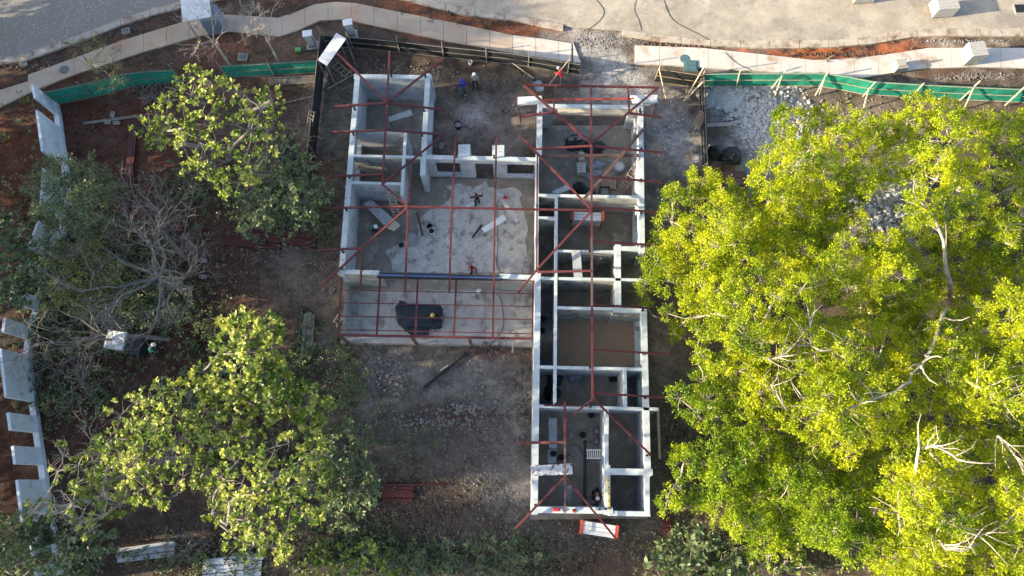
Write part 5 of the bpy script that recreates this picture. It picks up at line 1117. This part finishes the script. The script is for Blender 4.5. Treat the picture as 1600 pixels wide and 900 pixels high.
leafy('shrub','pale shrub catching sun at the bottom near the golden grove','shrub',(1240,890), mass([(1110,890),(1140,860),(1160,855),(1250,870),(1290,915),(1120,915)], 20, 21, 2.4, .8, (1230,890), 80, r=(.4,.7)), LPB,'barkpale','leaf_broad', fork_h=.8, tr=.07, seed=66, bare=2)
leafy('shrub','low weedy shrub on the dirt just below the terrace corner','shrub',(560,600), mass([(530,560),(575,565),(580,620),(575,670),(540,640)], 20, 22, .45, .15, (555,600), 60, r=(.35,.55), jit=.1), dict(LPS, sub=14, L=.13),'barkdark','leaf_dull', fork_h=.2, tr=.03, seed=67)
# small weeds, each a plant by the sidewalk
def weed(px, py, s, label, m='leaf_olive', grp='small plants along the road strips'):
    c = P(px, py, 0); rs = np.random.default_rng(int(px*7+py)); n = 26
    a = rs.uniform(0, 6.28, n); el = rs.uniform(.1, 1.1, n); N = np.stack([np.cos(a)*np.cos(el), np.sin(a)*np.cos(el), np.sin(el)], 1)*3
    V = leaves_np(np.array([c.x, c.y, .0])[None]+rs.normal(0, .03, (n, 3)), N, s, s*.14, rs); o = mesh_np('plant', V, np.arange(len(V)).reshape(-1,4), m); tag(o, label, 'plant', grp)
WP = [(628,18,.5),(674,32,.5),(719,37,.45),(762,43,.6),(701,22,.4),(743,27,.35),(588,8,.4),(1218,80,.3),(1235,88,.35),(1257,79,.3),(1291,92,.6),(1307,79,.4),(1333,90,.4),(1349,76,.35),(1378,85,.3),(1394,64,.3),(1422,76,.35),(452,22,.4),(468,12,.4)]
ON = ['first','second','third','fourth','fifth','sixth','seventh','eighth','ninth','tenth','eleventh','twelfth']
WP.sort(); nl = sum(1 for w in WP if w[0] < 1000)
ORD = [('left part', ON[i]) for i in range(nl)]+[('right part', ON[i]) for i in range(len(WP)-nl)]
for a, b, s in WP:
    k = ORD.pop(0); weed(a, b, s, f'dry plant in the red soil strip, {k[1]} along the {k[0]} of the road verge', 'litter')
WL = ['leftmost beside the tall wall panel','larger of the two left of the tall wall panel','lowest left of the top wall panels','by the top wall panel and tan sidewalk','by the rusty soil at the left edge','right of the lower left crown tips','just south west of the terrace','above the bottom shrubs']
for a, b, s in [(12,215,.6),(30,188,.4),(8,60+150,.3),(42,160,.4),(20,300,.5),(545,650,.4),(520,590,.4),(600,850,.4)]:
    weed(a, b, s, 'small green weed on dark soil, '+WL.pop(0), 'leaf_dull', 'small green weeds on the soil')
# --- bare trees
def bare_tree(label, base_px, h, spread, seed, bark='barkdark', lean=(0,0), r=.14, levels=5, n0=6, start=.25, L0=None):
    rnd = random.Random(seed); base = P(*base_px, 0); t = thing('bare_tree', base, label, 'tree'); mb = MB()
    def grow(p, d, L, r, lv):
        pts = [p]; q = p; n = 4
        for k in range(n):
            d = (d+Vector((rnd.gauss(0,.2), rnd.gauss(0,.2), rnd.gauss(.02,.12)))).normalized(); q = q+d*L/n; pts.append(q)
        mb.tube(pts, [r*(1-.1*k) for k in range(n+1)], 5 if r > .03 else 3, cap=False)
        if lv <= 0: return
        for c in range(rnd.choice((2,3,3))):
            i = rnd.choice((2,3,4)); e = Vector((d.x+rnd.uniform(-.95,.95), d.y+rnd.uniform(-.95,.95), d.z*.8+rnd.uniform(-.15,.35))).normalized()
            grow(pts[i], e, L*rnd.uniform(.6,.82), max(.009, r*.58), lv-1)
    top = base+Vector((lean[0]*start, lean[1]*start, h*start)); mb.tube([base-Vector((0,0,.05)), (base+top)/2, top], [r*1.3, r*1.1, r], 8, cap=False)
    for k in range(n0):
        a = 2*math.pi*k/n0+rnd.uniform(-.4,.4); d = Vector((math.cos(a)*spread+lean[0]/h, math.sin(a)*spread+lean[1]/h, 1)).normalized()
        grow(top, d, (L0 or h*.33), r*.6, levels-1)
    mb.build('trunk', bark, t, smooth=True)
bare_tree('bare grey tree with spreading twigs at the middle left', (288,455), 4.6, 2.6, 31, 'bark', r=.19, levels=6, n0=9, L0=2.6, start=.75)
bare_tree('second bare grey tree with fine twigs above the first', (290,405), 4.2, 1.1, 35, 'bark', lean=(-1.0,2.0), r=.12, levels=6, n0=4, L0=1.9, start=.7)
bare_tree('leafless low tree whose trunk crosses the white topped box', (265,530), 3.2, .5, 33, 'bark', lean=(-9,.3), r=.14, levels=5, n0=4, L0=3.4)
bare_tree('bare twiggy tree beside the middle of the panel wall', (140,600), 3.4, 1.3, 38, 'bark', r=.08, levels=5, n0=6, L0=1.6)
bare_tree('white twigged bare tree beside the booth at the top', (366,112), 4.4, 1.0, 36, 'barkpale', lean=(-.4,.6), r=.08, levels=5, n0=5, L0=1.5, start=.7)
bare_tree('white twigged bare tree between the booth and the left cabinet', (440,104), 4.4, .9, 39, 'barkpale', lean=(-.3,.6), r=.07, levels=5, n0=5, L0=1.3, start=.7)
bare_tree('bare twigs at the bottom left near the metal profiles', (300,850), 2.2, 1.8, 40, 'bark', r=.05, levels=5, n0=6)
bare_tree('heap of dead twigs at the bottom edge by the middle', (860,880), .9, 2.5, 41, 'barkdark', r=.04, levels=5, n0=6, L0=1.0)
bare_tree('dead brushwood under the big broadleaf tree at the lower left', (470,640), 1.6, 1.8, 42, 'bark', r=.04, levels=5, n0=6, L0=.9)
bare_tree('dead brushwood at the bottom edge left of the middle', (770,895), .8, 2.5, 43, 'bark', r=.04, levels=5, n0=6, L0=1.0)
bare_tree('bare twigs standing over the dark water tank', (470,265), 3.6, 1.2, 44, 'bark', r=.05, levels=5, n0=5, L0=1.3)
bare_tree('bare thin tree inside the lower left crowns', (230,745), 5.4, 1.3, 45, 'barkpale', r=.07, levels=5, n0=6, L0=1.7, start=.7)
def cover(name, regs, m, L, W, label):
    """ground cover: low rosettes of leaves over the soil"""
    Cs, Ns = [], []
    for (a, b, rx, ry, n) in regs:
        for _ in range(n):
            u, v = random.gauss(0,.6), random.gauss(0,.6); p = P(a+u*rx, b+v*ry, 0); k = random.randint(5, 14); h = random.uniform(.03,.45)
            an = rng.uniform(0, 6.28, k); el = rng.uniform(-.2, 1.0, k)
            Cs.append(np.array([p.x, p.y, h])[None]+rng.normal(0, .09, (k, 3))*np.array([1,1,.4])); Ns.append(np.stack([np.cos(an)*np.cos(el), np.sin(an)*np.cos(el), np.sin(el)], 1)*2)
    C = np.concatenate(Cs); C[:,2] = np.maximum(C[:,2], .01); V = leaves_np(C, np.concatenate(Ns), L, W, rng, True); o = mesh_np(name, V, np.arange(len(V)).reshape(-1, 6), m); o['kind'] = 'stuff'; o['label'] = label
cover('undergrowth', [(200,440,80,70,560),(100,450,90,60,380),(90,340,70,50,160),(250,480,70,40,200),(430,330,70,40,300),(120,520,90,50,300),(130,620,80,50,160),(300,300,60,40,140),(60,590,60,60,100),(60,860,90,50,260),(420,640,120,100,420),(480,560,25,50,90),(330,600,70,50,160),(520,760,60,80,260),(560,860,110,30,380),(330,870,110,25,120),(330,520,50,40,100)], 'leaf_dull', .17, .10, 'low green undergrowth below the left trees')
cover('ground_weeds', [(550,600,22,40,70),(535,555,18,22,40),(740,880,120,20,260),(820,860,50,30,120),(1080,860,80,30,260),(1200,870,90,25,200),(1060,680,30,60,50),(1350,300,90,80,120),(1300,800,120,70,300),(500,330,20,60,90),(450,290,50,40,140),(30,300,40,60,40),(640,690,60,30,40),(40,200,50,50,30)], 'leaf_dull', .14, .07, 'scattered green weeds')
def tangle(label, px, py, rx, ry, n, L, m, z=.1, r=.018):
    c = P(px, py, 0); t = thing('scrap_heap', c, label, 'scrap heap'); mb = MB()
    for _ in range(n):
        p = P(px+random.gauss(0,.5)*rx, py+random.gauss(0,.5)*ry, z+random.random()*.25); a = random.uniform(0, 6.28); l = random.uniform(.4,1)*L
        d = Vector((math.cos(a)*l/2, math.sin(a)*l/2, random.uniform(-.05,.12))); q = Vector((-d.y, d.x, 0))*random.uniform(-.3,.3); mb.tube([p-d, p+q, p+d], [r*random.uniform(.5,1.4)]*3, 5)
    mb.build('bars', m, t)['kind'] = 'stuff'
tangle('rusty tangle of scrap rods at the terrace edge', 765, 547, 34, 8, 46, 1.3, 'brownsteel')
tangle('dark tangle of scrap sticks right of the green fence', 238, 148, 34, 16, 70, 1.2, 'greywood')
tangle('grey sticks and offcuts by the black fence corner', 440, 140, 45, 10, 40, 1.6, 'darkwood')
tangle('heap of broken sticks south of the dark red board stack', 440, 400, 50, 18, 60, 1.0, 'greywood')
tangle('scrap wire behind the black plastic in the store room', 905, 215, 18, 10, 30, .7, 'greyboard')
tangle('dark scrap in the corner of the south room', 933, 780, 8, 10, 16, .8, 'brownsteel')
tangle('loose cords on the floor of the south west room', 900, 700, 34, 30, 22, .7, 'dark', r=.01)
tangle('broken laths below the broken heap at the right fence', 1128, 205, 22, 10, 40, 1.0, 'greywood')
tangle('thin sticks scattered beside the west wall of the right wing', 812, 640, 12, 70, 30, .7, 'greywood', z=.02)
# --- tall trees west of the plot: the row that keeps the morning sun off it
rnd = random.Random(77)
for k, (x, y, h, rr) in enumerate([(-52,-30,17,6.5),(-51,-20,17,6.5),(-52,-10,17.5,6.5),(-51,-1,17,6.5),(-52,8,17,6.5),(-51,16,16.5,6.5),(-53,24,15,6),(-52,32,12,5),(-54,40,11,5),(-53,49,10.5,5)]):
    cl = []
    for _ in range(46):
        a, q = rnd.uniform(0, 6.28), rr*math.sqrt(rnd.random()); cl.append((Vector((x+q*math.cos(a), y+q*math.sin(a), rnd.uniform(3, h-1.2*(q/rr)-.5))), rnd.uniform(1.1,1.7)))
    bx, by = Q(x, y, 0)
    leafy('shade_tree', f'tall dense tree west of the plot, {ON[k]} from the south end of its row', 'tree', (bx, by), cl, dict(sub=9, per=16, L=.5, W=.32, sig=.4, tip=.03), 'barkdark', 'leaf_dark', group='tall trees in the row west of the plot', fork_h=3, tr=.35, seed=200+k, twigs=1)
print('leaves right', tot, 'objects', len(bpy.data.objects))
